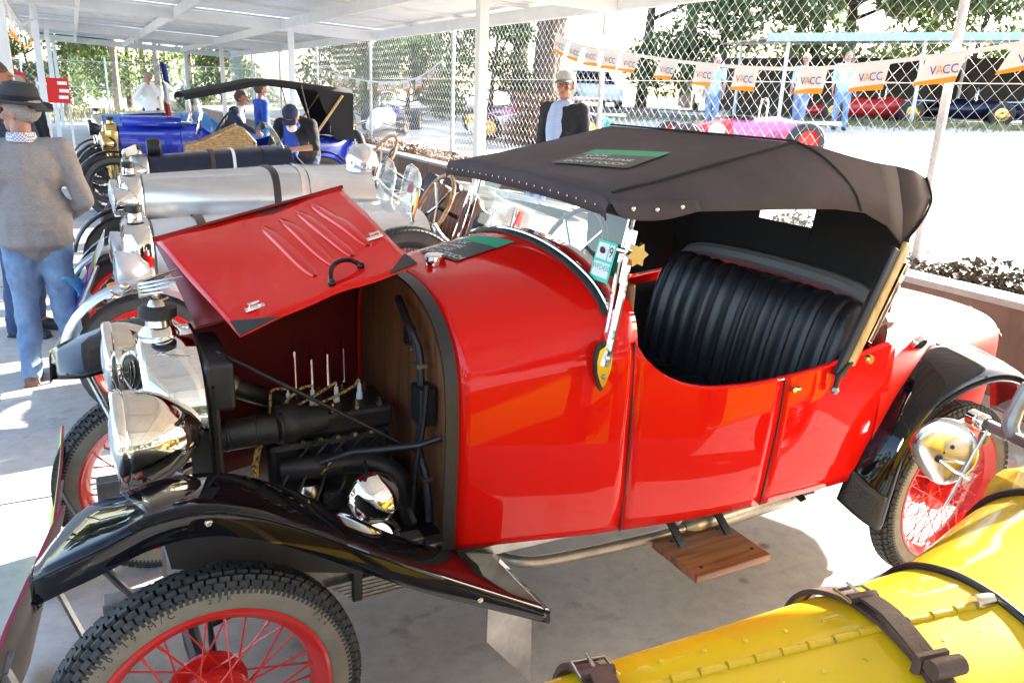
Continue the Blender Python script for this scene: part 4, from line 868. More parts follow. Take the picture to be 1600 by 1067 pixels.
# piano hinge with knuckles and rivets
u = .10
while u < 1.13:
    L = .05; zt = ydim(u+.025)[1]; MB().lathe([(.001, 0), (.0078, .0006), (.0078, L-.0012), (.001, L-.001)], 10, Matrix.Translation((u, 0, ydim(u)[1]+.0015)) @ ROTX).build('hinge_knuckle', YELCHIP, yc, angle=50); u += L+.0012
MB().lathe([(.001, 0), (.013, 0), (.015, .006), (.013, .04), (.001, .044)], 12, Matrix.Translation((1.115, 0, ydim(1.12)[1]+.006)) @ ROTX).build('hinge_end', NICKEL, yc, angle=40)
for i in range(13):
    uu = .12+.08*i
    for s in (-1, 1):
        hw, zt, zb = ydim(uu); MB().ball((uu, s*.052, zt-.0022*0+.0-.007), (.0062, .0062, .003), 8).build('rivet', YELCHIP, yc)
def strap(uc, name, buckle_v):
    rg = []; mbs = MB()
    for i in range(2):
        pass
    a = yring(uc-.022, *ydim(uc-.022), .006); c = yring(uc+.022, *ydim(uc+.022), .006); d = yring(uc-.022, *ydim(uc), .012); e = yring(uc+.022, *ydim(uc), .012)
    mbs.loft([a, d, e, c]); st = mbs.build('bonnet_strap', STRAP, yc, angle=70)
    # upper tongue past the buckle
    up = [Vector((uc+.006*sin(p.y*20), p.y, p.z+.018+.006*sin(max(0, min(1, (buckle_v+.02-p.y)/.26))*pi))) for p in yring(uc, *ydim(uc)) if -.20 < p.y < buckle_v+.015 and p.z > .6]
    t2 = MB(); t2.loft([[p+Vector((-.019, 0, 0)) for p in up], [p+Vector((-.019, 0, .006)) for p in up], [p+Vector((.019, 0, .006)) for p in up], [p+Vector((.019, 0, 0)) for p in up]], caps=False); t2.build('strap_tongue', STRAP, st, angle=70)
    zb = lambda v: min(yring(uc, *ydim(uc)), key=lambda p: abs(p.y-v)).z
    bz = zb(buckle_v)+.022; q = [(uc-.03, buckle_v-.012, bz), (uc-.03, buckle_v+.03, bz-.004), (uc+.03, buckle_v+.03, bz-.004), (uc+.03, buckle_v-.012, bz)]
    MB().tube([q[0], q[1], q[2], q[3]], .0042, 8, closed=True).build('buckle', NICKEL, st)
    MB().tube([(uc, buckle_v-.012, bz+.004), (uc, buckle_v+.036, bz+.003)], .0034, 8).build('buckle_prong', NICKEL, st)
    MB().tube([(uc-.03, buckle_v-.006, bz), (uc+.03, buckle_v-.006, bz)], .010, 8).build('strap_fold', STRAP, st)
    for k in range(3):
        v = buckle_v-.045-.045*k; MB().lathe([(.001, 0), (.004, 0)], 8, Matrix.Translation((uc, v, zb(v)+.0275))).build('strap_hole', GREASE, st)
    v = buckle_v-.17; z = zb(v)+.018
    k = MB(); k.tube([(uc-.026, v, z-.012), (uc-.028, v, z+.014), (uc+.028, v, z+.014), (uc+.026, v, z-.012)], .009, 6); k.build('strap_keeper', STRAP, st)
    MB().lathe([(.001, -.03), (.016, -.03), (.017, 0), (.016, .03), (.001, .03)], 12, Matrix.Translation((uc, v-.03, z+.016)) @ ROTX).build('rolled_end', STRAP, st, angle=40)
strap(.93, 'bonnet_strap', .075); strap(.40, 'bonnet_strap', .05)
# windscreen, arm and mirror
def gl_(v0, v1, za, zb_, x0, x1, name): MB().add([(x0, v0, za), (x0, v1, za), (x1, v1, zb_), (x1, v0, zb_)], [(0, 1, 2, 3)]).build(name, DIRTYG, yc, smooth=False)
gl_(-.47, .485, .70, .895, 1.565, 1.645, 'windscreen'); gl_(-.42, .42, .925, 1.15, 1.66, 1.73, 'upper_screen')
MB().tube([(1.562, .49, .69), (1.648, .49, .90)], .004, 8).build('screen_edge', ALUD, yc)
MB().beam((1.652, .52, .906), (1.652, -.52, .906), .02, .026).build('screen_bar', STEEL, yc, smooth=False, bevel=.004)
MB().tube(spline([(1.655, .425, .90), (1.66, .445, .93), (1.675, .445, .99), (1.69, .442, 1.03)], 5), [.020]*8+[.018]*8, 10).build('screen_arm', STEEL, yc)
MB().lathe([(.018, 0), (.022, .006), (.022, .018), (.017, .022), (.022, .026), (.022, .05), (.016, .054)], 18, Matrix.Translation((1.652, .50, .906)) @ Matrix.Rotation(rad(-90), 4, 'X')).build('mirror_clamp', CHROME, yc)
MB().lathe([(.001, -.016), (.012, -.014), (.014, 0), (.012, .014), (.001, .016)], 12, Matrix.Translation((1.652, .50, .868))).build('clamp_bolt', STEEL, yc, angle=40)
MB().tube([(1.652, .55, .906), (1.62, .585, .87)], .008, 8).build('mirror_arm', CHROME, yc)
pts = [(-.068, .045), (-.03, .082), (.02, .085), (.062, .05), (.075, -.01), (.04, -.075), (-.005, -.095), (-.055, -.06), (-.085, 0)]
tc_ = Matrix.Rotation(rad(10.9), 3, 'Z') @ Vector((-1.9, -1.0, 1.7)); tc_.normalize()
Mm = frame((1.585, .545, .818), Vector((0, 0, 1)).cross(tc_), Vector((0, 0, 1))); nz = (Mm.to_3x3() @ Vector((0, 0, 1))).dot(tc_)
ol = [Vector((p.x, p.y, 0)) for p in spline([(x, y, 0) for x, y in pts+pts[:1]], 4)[:-1]]; sg = 1 if nz > 0 else -1
mm = MB(); mm.loft([[Mm @ (p*k+Vector((0, 0, sg*h))) for p in ol] for k, h in ((1, -.006), (1.0, .0), (.95, .005), (.7, .010), (.35, .013), (.03, .014))], closed=True); mm.add([Mm @ (p+Vector((0, 0, -.006*sg))) for p in ol], [tuple(range(len(ol)))]); mir = mm.build('wing_mirror', ALU, yc, angle=60)
MB().tube([Mm @ Vector((-.01, -.02, sg*.016)), Mm @ Vector((.035, -.032, sg*.045)), Mm @ Vector((.07, -.04, sg*.045))], .0055, 8).build('mirror_stalk', CHROME, mir)
MB().ball(Mm @ Vector((-.01, -.02, sg*.016)), .010, 10).build('mirror_pivot', BLACKS, mir); MB().ball(Mm @ Vector((.015, .02, sg*.014)), .006, 8).build('mirror_rivet', BLACKS, mir)
MB().box((2.05, 0, .62), (.9, .9, .42)).build('cockpit_tub', YEL, yc, smooth=False, bevel=.06)
MB().loft([yring(lerp(2.4, 3.2, i/8), lerp(.46, .12, (i/8)**1.6), lerp(.85, .62, i/8), .4) for i in range(9)]).build('tail', YEL, yc)
for x, s in ((0, 1), (0, -1), (2.35, 1), (2.35, -1)): wheel(yc, (x+.02, s*.36, .265), s, r=.265, rim=.19, detail=2 if (x == 0 and s > 0) else 1, wallm=WALLD, rimm=BLACKS)
MB().tube([(.02, -.4, .3), (.02, .4, .3)], .022, 8).build('front_axle', BLACKS, yc)

# ---------------------------------------------------------------- the other cars in the row
def tourer(name, label, loc, rz=0, body=None, bonnet=None, bw0=.22, bw1=.34, zr=1.0, zb=1.04, bx1=1.0, sx=1.32, zs=1.08, cx=2.08, tx=3.15, tw=.42, zsill=.48, deck=.95, wb=2.4, trk=.52, lamps=True, rimm=None, wallm=None, radm=None, fend=None, seat=None, spare=None, lampz=.80, lampy=.27, lampr=.10, lampm=None, tailz=.62, wr=.33, wd=1, square=0):
    c = thing(name, label, 'car', loc, rz); bonnet = bonnet or body; radm = radm or CHROME; rimm = rimm or BLACKS; wallm = wallm or WALLD; lampm = lampm or CHROME
    for x, s in ((0, -1), (0, 1), (wb, -1), (wb, 1)): wheel(c, (x, s*trk, wr), s, r=wr, rim=wr-.075, detail=1, wallm=wallm, rimm=rimm, nspoke=32)
    sq = (0, 1), (.25, .995), (.5, .98), (.72, .94), (.87, .86), (.95, .74), (1, .55), (1, 0)
    if square: sq = (0, 1), (.3, .998), (.6, .985), (.8, .96), (.92, .91), (.98, .83), (1, .6), (1, 0)
    def ring(x, hw, zt, z0):
        h = spline([(x, -hw*a, lerp(z0, zt, k)) for a, k in sq[::-1]], 3); return h+[Vector((p.x, -p.y, p.z)) for p in h[-2::-1]]
    MB().loft([ring(.10+(bx1-.10)*i/10, lerp(bw0, bw1, i/10), lerp(zr, zb, i/10), zsill) for i in range(11)]).build('bonnet', bonnet, c, angle=50)
    MB().loft([ring(lerp(bx1+.008, sx, i/6), lerp(bw1, tw, (i/6)**1.3), lerp(zb, zs, (i/6)**.7), zsill) for i in range(7)]).build('scuttle', body, c, angle=50)
    rs = MB().loft([ring(-.03, bw0*.9, zr-.03, .44), ring(-.05, bw0*.95, zr-.015, .43), ring(-.04, bw0*1.02, zr+.008, .42), ring(.08, bw0*1.05, zr+.015, .42), ring(.09, bw0*1.0, zr, .42)]).build('radiator_shell', radm, c, angle=60)
    g = ring(-.028, bw0*.91, zr-.03, .44); MB().add(g, [tuple(range(len(g)))]).build('radiator_core', BLACKS, rs, smooth=False)
    MB().lathe([(.04, zr), (.04, zr+.03), (.03, zr+.05)], 16, Matrix.Translation((.02, 0, 0))).build('filler_neck', radm, rs)
    MB().lathe([(.001, zr+.085), (.04, zr+.085), (.044, zr+.08), (.044, zr+.052), (.001, zr+.05)], 16, Matrix.Translation((.02, 0, 0))).build('radiator_cap', BLACKS, rs, angle=40)
    if lamps:
        for s in (-1, 1):
            X = Matrix.Translation((-.10, s*lampy, lampz)) @ ROTX
            lo = MB().lathe([(lampr*.96, 0), (lampr, .005), (lampr*.98, .04), (lampr*.8, .10), (lampr*.4, .15), (.001, .165)], 28, X).build('headlamp', lampm, c, angle=60)
            MB().lathe([(.001, -.016), (lampr*.6, -.01), (lampr*.96, 0)], 24, X).build('lens', LENS, lo)
            MB().tube([(-.04, s*lampy, lampz-lampr), (.0, s*lampy*.9, .55)], .012, 6).build('lamp_bracket', lampm, lo)
    # cockpit sides
    for s in (-1, 1):
        mb = MB(); rg = []
        for i in range(13):
            t = i/12; x = lerp(sx, cx, t); e = lerp(zs-.06, deck-.03, t)-.17*sin(min(1, max(0, (t-.02)/.95))*pi)**.7
            rg.append([Vector((x, s*tw*(.97+.03*k), lerp(zsill, e, k))) for k in (0, .33, .66, 1)])
        mb.loft(rg); p = mb.build('cockpit_side', body, c, solid=.005); MB().tube([r[-1] for r in rg], .012, 6).build('cockpit_bead', body, p)
    MB().loft([ring(lerp(cx, tx, i/12), tw*(1-.8*(i/12)**2.2), lerp(deck, tailz, (i/12)**1.7), lerp(zsill, zsill+.06, i/12)) for i in range(13)]).build('tail', body, c, angle=50)
    e = ring(tx, tw*.2, tailz, zsill+.06); MB().add(e, [tuple(range(len(e)))]).build('tail_cap', body, c, smooth=False)
    MB().box(((.2+tx)/2-.1, 0, zsill-.04), (tx-.7, .6, .08)).build('chassis', BLACKS, c, smooth=False)
    MB().tube([(0, -trk, wr), (0, trk, wr)], .022, 8).build('front_axle', BLACKS, c)
    if seat:
        for y in (-tw*.46, tw*.46):
            mb = MB(); rg = []
            for j in range(31):
                u = j/30; yy = y+lerp(-tw*.43, tw*.43, u); bl = .014*abs(sin(pi*u*6))**.6; dr = .09*abs(2*u-1)**3
                rg.append([Vector((x-bl, yy, z-dr*k)) for x, z, k in ((cx-.22, .55, 0), (cx-.17, .75, .1), (cx-.11, deck-.03, .7), (cx-.06, deck+.05, 1), (cx-.02, deck+.03, 1), (cx+.03, .7, 0))])
            mb.loft(rg).build('seat_back', seat, c, angle=80)
        MB().box((cx-.42, 0, .56), (.42, tw*1.8, .12)).build('seat_cushion', seat, c, smooth=False, bevel=.04)
    if fend:
        for x, s in ((0, -1), (0, 1), (wb, -1), (wb, 1)):
            rg = []
            for i in range(17):
                a = lerp(rad(170 if x == 0 else 160), rad(15 if x == 0 else 20), i/16); R = wr+.055
                rg.append([Vector((x+cos(a)*(R+h), s*(trk+y), wr+sin(a)*(R+h))) for y, h in ((-.075, -.012), (-.05, .006), (0, .014), (.05, .006), (.075, -.012))])
            MB().loft(rg).build('fender', fend, c, solid=.004, angle=60)
            MB().tube([(x, s*(trk-.12), wr), (x, s*(trk-.08), wr+wr+.05)], .008, 6).build('fender_stay', STEEL, c)
    if spare: wheel(c, spare, -1, r=.33, rim=.25, detail=2, wallm=WALLD, rimm=BLACKS, name='spare_wheel')
    return c
def aero(c, x, y, z, h=.19, w2=.10, lean=.06, m=None):
    pts = [(-w2, 0), (-w2, h*.45), (-w2*.9, h*.72), (-w2*.6, h*.92), (0, h), (w2*.6, h*.92), (w2*.9, h*.72), (w2, h*.45), (w2, 0)]
    P = [Vector((x+lean*q/h+.06*(p/w2)**2*.4, y+p, z+q)) for p, q in pts]; o = MB().add(P, [tuple(range(len(P)))]).build('aero_screen', m or PERSPEX, c, smooth=False, solid=.004)
    MB().tube(P, .0028, 6).build('screen_edge', CHROME, o); MB().tube([P[0], P[-1]], .005, 6).build('screen_foot', CHROME, o); return o
def swheel(c, x, y, z, r=.2, tilt=-65, m=None, spk=CHROME):
    R = Matrix.Translation((x, y, z)) @ Matrix.Rotation(rad(tilt), 4, 'Y'); o = MB().tube([R @ Vector((r*cos(2*pi*i/36), r*sin(2*pi*i/36), 0)) for i in range(36)], .013, 8, closed=True).build('steering_wheel', m or WHEELW, c)
    for k in range(4): a = pi/4+k*pi/2; MB().tube([R @ Vector((0, 0, -.02)), R @ Vector((r*cos(a), r*sin(a), 0))], .008, 6).build('wheel_spoke', spk, o)
    MB().tube([R @ Vector((0, 0, -.02)), R @ Vector((0, 0, -.45))], .014, 6).build('column', BLACKS, o)
def band(c, ringf, x, wd, m, name='bonnet_strap'):
    pass
def bstrap(c, x, hw, zt, z0, wd, m, square=0):
    sq = ((0, 1), (.25, .995), (.5, .98), (.72, .94), (.87, .86), (.95, .74), (1, .55), (1, .1))
    def rr(xx, l):
        h = spline([(xx, -(hw+l)*a, lerp(z0, zt, k)+l) for a, k in sq[::-1]], 3); return h+[Vector((p.x, -p.y, p.z)) for p in h[-2::-1]]
    MB().loft([rr(x-wd/2, .002), rr(x-wd/2, .008), rr(x+wd/2, .008), rr(x+wd/2, .002)]).build('bonnet_strap', m, c, angle=60)
# A: silver car next to the red one
ca = tourer('silver_sports_car', 'polished silver sports car with twin aero screens and brown seats beside the red roadster', (.06, 2.52, 0), body=ALU, bonnet=SILVERP, bw0=.2, bw1=.36, zr=.93, zb=.97, bx1=1.12, sx=1.56, zs=.99, cx=1.95, tx=3.4, tw=.46, deck=1.03, zsill=.40, trk=.52, wb=2.45, seat=LEATHB, fend=SILVERP, spare=(1.38, -.50, .59), lampz=.71, lampy=.30, lampr=.12, lampm=SILVERP, rimm=REDW)
bstrap(ca, .34, .235, .942, .40, .045, STRAP)
aero(ca, 1.46, -.21, .975, h=.27, w2=.15); aero(ca, 1.46, .21, .975, h=.27, w2=.15); swheel(ca, 1.66, -.22, 1.0, .2, -62)
MB().add([(1.47, -.345, .95), (1.47, -.385, .95), (1.50, -.375, 1.10), (1.50, -.335, 1.10)], [(0, 1, 2, 3)]).build('licence_strip', BRASS, ca, smooth=False, solid=.005)
MB().tube(spline([(1.47, -.36, .93), (1.46, -.37, 1.0), (1.49, -.36, 1.12)], 5), .008, 8).build('screen_stay', CHROME, ca)
lb = MB(); lb.add([(1.50, -.26, 1.08), (1.50, -.18, 1.08), (1.513, -.18, 1.145), (1.513, -.26, 1.145)], [(0, 1, 2, 3)], 0); lb.add([(1.487, -.26, 1.01), (1.487, -.18, 1.01), (1.50, -.18, 1.075), (1.50, -.26, 1.075)], [(0, 1, 2, 3)], 1); lb.build('screen_label', [PINKC, WHITEC], ca, smooth=False)
MB().tube([(2.06, -.475, .86), (2.10, -.49, .99)], .012, 8).build('brake_lever', CHROME, ca); MB().box((2.09, -.468, .92), (.07, .012, .17), (0, .25, 0)).build('lever_plate', ALU, ca, smooth=False, bevel=.02)
MB().box((1.58, 0, .72), (.03, .84, .40)).build('dash_board', BLACKS, ca, smooth=False)
MB().ball((-.12, -.50, .70), (.035, .022, .018), 10).build('indicator', AMBER, ca)
el = [Vector((2.55+.30*cos(a), .0+.32*sin(a), .975-.05*cos(a))) for a in [2*pi*i/40 for i in range(40)]]; MB().tube(el, .022, 8, closed=True).build('rear_cockpit_rim', ALU, ca)
MB().add([p+Vector((0, 0, .004)) for p in el], [tuple(range(40))]).build('rear_cockpit_shade', BLACKS, ca, smooth=False)  # flat black disc stands in for the shade inside the opening
mb = MB(); rg = []
for j in range(37): u_ = j/36; bl = .012*abs(sin(pi*u_*9))**.6; rg.append([Vector((x-bl, lerp(-.26, .26, u_), z)) for x, z in ((2.60, .92), (2.66, 1.0), (2.70, 1.09-.05*abs(2*u_-1)**2), (2.74, 1.08-.05*abs(2*u_-1)**2), (2.78, .95))])
mb.loft(rg).build('rear_seat_back', GREYV, ca, angle=80)
rug = MB().box((2.50, 2.45, 1.03), (.07, .18, .17), (0, .25, .15)); tag(rug.build('plaid_rug', PLAID, None, smooth=False, bevel=.02), 'folded blue plaid rug in the rear cockpit of the silver sports car', 'rug')
# B: aluminium racer with black straps
cb = tourer('aluminium_racer', 'aluminium racer with long bonnet, dark strap and big timber steering wheel behind the silver car', (.12, 4.05, 0), body=ALU, bonnet=ALU, bw0=.2, bw1=.36, zr=1.02, zb=1.08, bx1=1.2, sx=1.68, zs=1.075, cx=2.45, tx=3.6, tw=.43, deck=.94, wb=2.6, trk=.56, seat=LEATH, fend=BLACKP, lampz=.86, lampy=.24, rimm=BLACKS)
bstrap(cb, .97, .335, 1.067, .48, .05, STRAPD); bstrap(cb, 1.16, .355, 1.079, .48, .03, CHROME)
swheel(cb, 1.84, .0, 1.10, .24, -58); MB().ball((1.66, -.14, 1.10), (.13, .13, .15), 24).build('scuttle_fairing', ALU, cb)
aero(cb, 1.66, .22, 1.06, h=.17)
for i in range(3): MB().tube([(.25+.3*i, -.34, .62), (.25+.3*i, -.40, .55), (.35+.3*i, -.42, .52)], .025, 8).build('exhaust_stub', CHROME, cb)
MB().tube([(.3, -.43, .52), (3.3, -.45, .48)], .035, 10).build('exhaust_pipe', CHROME, cb)
MB().beam((.1, -.30, .70), (1.3, -.40, .70), .01, .02).build('body_moulding', BRASS, cb, smooth=False)
# winged ornament on the racer
mb = MB(); mb.ball((.02, 0, 1.16), (.03, .02, .04), 10)
for s in (-1, 1): mb.box((.05, s*.03, 1.18), (.09, .01, .05), (0, -.3, s*.5))
mb.build('mascot', NICKEL, cb)
# C: dark narrow cyclecar
cc = tourer('navy_cyclecar', 'narrow dark navy cyclecar with brown and white bonnet straps in the middle of the row', (.28, 5.65, 0), body=NAVY, bonnet=NAVY, radm=ALUD, bw0=.15, bw1=.24, zr=1.02, zb=1.10, bx1=1.05, sx=1.3, zs=1.12, cx=2.0, tx=3.0, tw=.32, deck=.92, wb=2.4, trk=.5, seat=LEATH, fend=None, lampz=.9, lampy=.25, lampr=.085, lampm=NICKEL)
bstrap(cc, .62, .20, 1.065, .5, .035, STRAP); bstrap(cc, .80, .215, 1.078, .5, .025, WHITEP); aero(cc, 1.22, -.02, 1.10, h=.22, w2=.17, lean=-.1)
MB().lathe([(.001, 0), (.07, 0), (.085, .03), (.085, .10), (.06, .12), (.001, .12)], 20, Matrix.Translation((.10, .05, 1.08)) @ ROTX).build('scuttle_lamp', BLACKS, cc, angle=40)
# D: bright blue tourer with black hood
cdv = tourer('blue_tourer', 'bright blue vintage tourer with black hood raised at the far side of the row', (.20, 9.38, 0), body=BLUE, bonnet=BLUE, radm=BRASS, bw0=.24, bw1=.40, zr=1.10, zb=1.14, bx1=.80, sx=1.05, zs=1.15, cx=2.2, tx=3.15, tw=.52, deck=1.02, tailz=.95, wb=2.55, trk=.64, seat=LEATH, fend=BLACKP, lampz=.88, lampy=.36, lampr=.11, lampm=BRASS, wr=.38, square=1)
bp = MB(); bp.loft([[(x, -.10, 1.155), (x, -.22, 1.22), (x, -.40, 1.19), (x, -.42, 1.10)] for x in (.14, .82)]); bp.v = [tuple(v) for v in bp.v]; bp.build('bonnet_flap', BLUE, cdv, solid=.01)
for s in (-1, 1): MB().tube([(.98, s*.5, 1.02), (1.06, s*.5, 1.28), (1.0, s*.5, 1.50)], .02, 8).build('screen_pillar', CHROME, cdv)
MB().add([(1.03, -.5, 1.14), (1.03, .5, 1.14), (1.0, .5, 1.47), (1.0, -.5, 1.47)], [(0, 1, 2, 3)]).build('windscreen', GLASS, cdv, smooth=False)
hs = [(.86, 1.505, .01), (1.3, 1.60, .012), (1.72, 1.70, .012), (1.9, 1.715, .01), (2.1, 1.71, .01), (2.5, 1.675, .01), (3.0, 1.635, .01)]
hd = MB().loft([[Vector((x, -.60, z-.075)), Vector((x, -.56, z-.01)), Vector((x, -.3, z+c)), Vector((x, 0, z+c*1.4)), Vector((x, .3, z+c)), Vector((x, .56, z-.01)), Vector((x, .60, z-.075))] for x, z, c in hs]).build('hood', CANVIN, cdv, solid=.008)
MB().add([(3.0, -.6, 1.58), (3.0, .6, 1.58), (3.0, .56, .96), (3.0, -.56, .96)], [(0, 1, 2, 3)]).build('back_curtain', CANVIN, hd, smooth=False)
for s in (-1, 1):
    MB().add([(2.5, s*.6, 1.62), (3.0, s*.6, 1.58), (3.0, s*.58, .97), (2.75, s*.58, .97)], [(0, 1, 2, 3)]).build('quarter_curtain', CANVIN, hd, smooth=False); MB().tube([(2.85, s*.61, 1.55), (2.45, s*.6, 1.0)], .018, 6).build('hood_stick', ASHW, hd)
    MB().tube([(2.3, s*.6, 1.66), (2.45, s*.6, 1.0)], .01, 6).build('hood_strut', BLACKS, hd)
swheel(cdv, 1.42, .25, 1.12, .2, -55, BLACKS, BLACKS); wheel(cdv, (3.22, 0, .72), -1, r=.36, rim=.27, detail=1, wallm=WALLD, rimm=BLACKS, name='spare_wheel').rotation_euler = (0, 0, pi/2)
for i in range(12): MB().box((.50+.022*i, -.395, .80), (.006, .012, .14)).build('louvre', BLUE, cdv, smooth=False)
MB().box((1.5, -.66, .42), (1.5, .24, .03)).build('running_board', BLACKS, cdv, smooth=False, bevel=.006)
# E: light blue car beyond
ce = tourer('light_blue_car', 'light blue vintage car with silver bonnet top beyond the bright blue tourer', (.1, 11.9, 0), body=SKYB, bonnet=SKYB, radm=CHROME, bw0=.22, bw1=.38, zr=1.12, zb=1.18, bx1=1.2, sx=1.6, zs=1.19, cx=2.5, tx=3.4, tw=.45, deck=1.02, wb=2.6, trk=.6, seat=LEATH, fend=BLACKP, lampz=.92, lampy=.35, lampm=BLACKS)
MB().loft([[Vector((x, -.22, z)), Vector((x, 0, z+.02)), Vector((x, .22, z))] for x, z in ((.35, 1.14), (1.1, 1.185))]).build('bonnet_top', ALU, ce, solid=.006); bstrap(ce, .95, .36, 1.165, .5, .05, STRAPD); aero(ce, 1.5, .2, 1.18, h=.2)
# wicker hamper on the running board
wk = thing('wicker_hamper', 'golden wicker hamper standing beside the bright blue tourer', 'basket', (1.42, 8.62, .50)); wk.scale = (1.15, 1, 1.08)
prof = [(-.36, .36), (-.2, .40), (0, .50), (.17, .585), (.23, .56), (.36, .40)]
for k in range(22):
    z = .012+k*.026; pts = []
    for x, y in ((-.36, -.13), (.36, -.13), (.36, .13), (-.36, .13)): pts.append((x, y))
    ringp = []
    for (x0, y0), (x1, y1) in zip(pts, pts[1:]+pts[:1]):
        for t in range(16): ringp.append((lerp(x0, x1, t/16), lerp(y0, y1, t/16)))
    seg = [Vector((x, y+.006*(1 if (i+k) % 2 else -1), z)) for i, (x, y) in enumerate(ringp) if z <= interp(prof, x)]
    if len(seg) > 3 and z < .36: MB().tube(seg, .012, 5, closed=True).build('wicker_strand', WICK, wk)
    elif len(seg) > 3:
        fr = [p for p in seg if p.y < 0]; bk = [p for p in seg if p.y > 0]
        for q in (fr, bk):
            if len(q) > 2: MB().tube(sorted(q, key=lambda p: p.x), .012, 5).build('wicker_strand', WICK, wk)
for i in range(19): x = -.36+.04*i; MB().tube([(x, -.13, 0), (x, -.13, interp(prof, x))], .009, 5).build('wicker_stake', WICK, wk)
MB().tube([(x, -.13, z+.01) for x, z in prof], .016, 6).build('wicker_rim', WICK, wk); MB().tube([(x, .13, z+.01) for x, z in prof], .016, 6).build('wicker_rim', WICK, wk)
# ---------------------------------------------------------------- people
def remeshed(mb, voxel, name, m, parent, noise=0, nsc=9, smooth=2):
    me = bpy.data.meshes.new('tmp'); me.from_pydata(mb.v, [], mb.f); o = bpy.data.objects.new('tmp', me); COL.objects.link(o)
    md = o.modifiers.new('r', 'REMESH'); md.mode = 'VOXEL'; md.voxel_size = voxel; md.use_smooth_shade = True
    if smooth: s = o.modifiers.new('s', 'SMOOTH'); s.factor = .5; s.iterations = smooth
    if noise:
        tx = bpy.data.textures.new('folds', 'CLOUDS'); tx.noise_scale = 1/nsc; tx.noise_depth = 2
        d = o.modifiers.new('d', 'DISPLACE'); d.texture = tx; d.strength = noise; d.mid_level = .5; d.texture_coords = 'LOCAL'
    dg = bpy.context.evaluated_depsgraph_get(); ev = o.evaluated_get(dg); me2 = bpy.data.meshes.new_from_object(ev)
    bpy.data.objects.remove(o); me2.name = name; me2.materials.clear(); me2.materials.append(m); me2.shade_smooth()
    r = bpy.data.objects.new(name, me2); COL.objects.link(r); r.parent = parent; return r
POSE = dict(pelvis=(0, 0, .95), waist=(0, 0, 1.10), chest=(0, .005, 1.32), neck=(0, .015, 1.49), head=(0, -.01, 1.635),
    sL=(.185, .01, 1.425), eL=(.245, .03, 1.13), wL=(.25, -.06, .89), sR=(-.185, .01, 1.425), eR=(-.245, .03, 1.13), wR=(-.25, -.06, .89),
    hL=(.085, 0, .93), kL=(.10, -.015, .50), aL=(.105, .02, .085), hR=(-.085, 0, .93), kR=(-.10, -.015, .50), aR=(-.105, .02, .085))
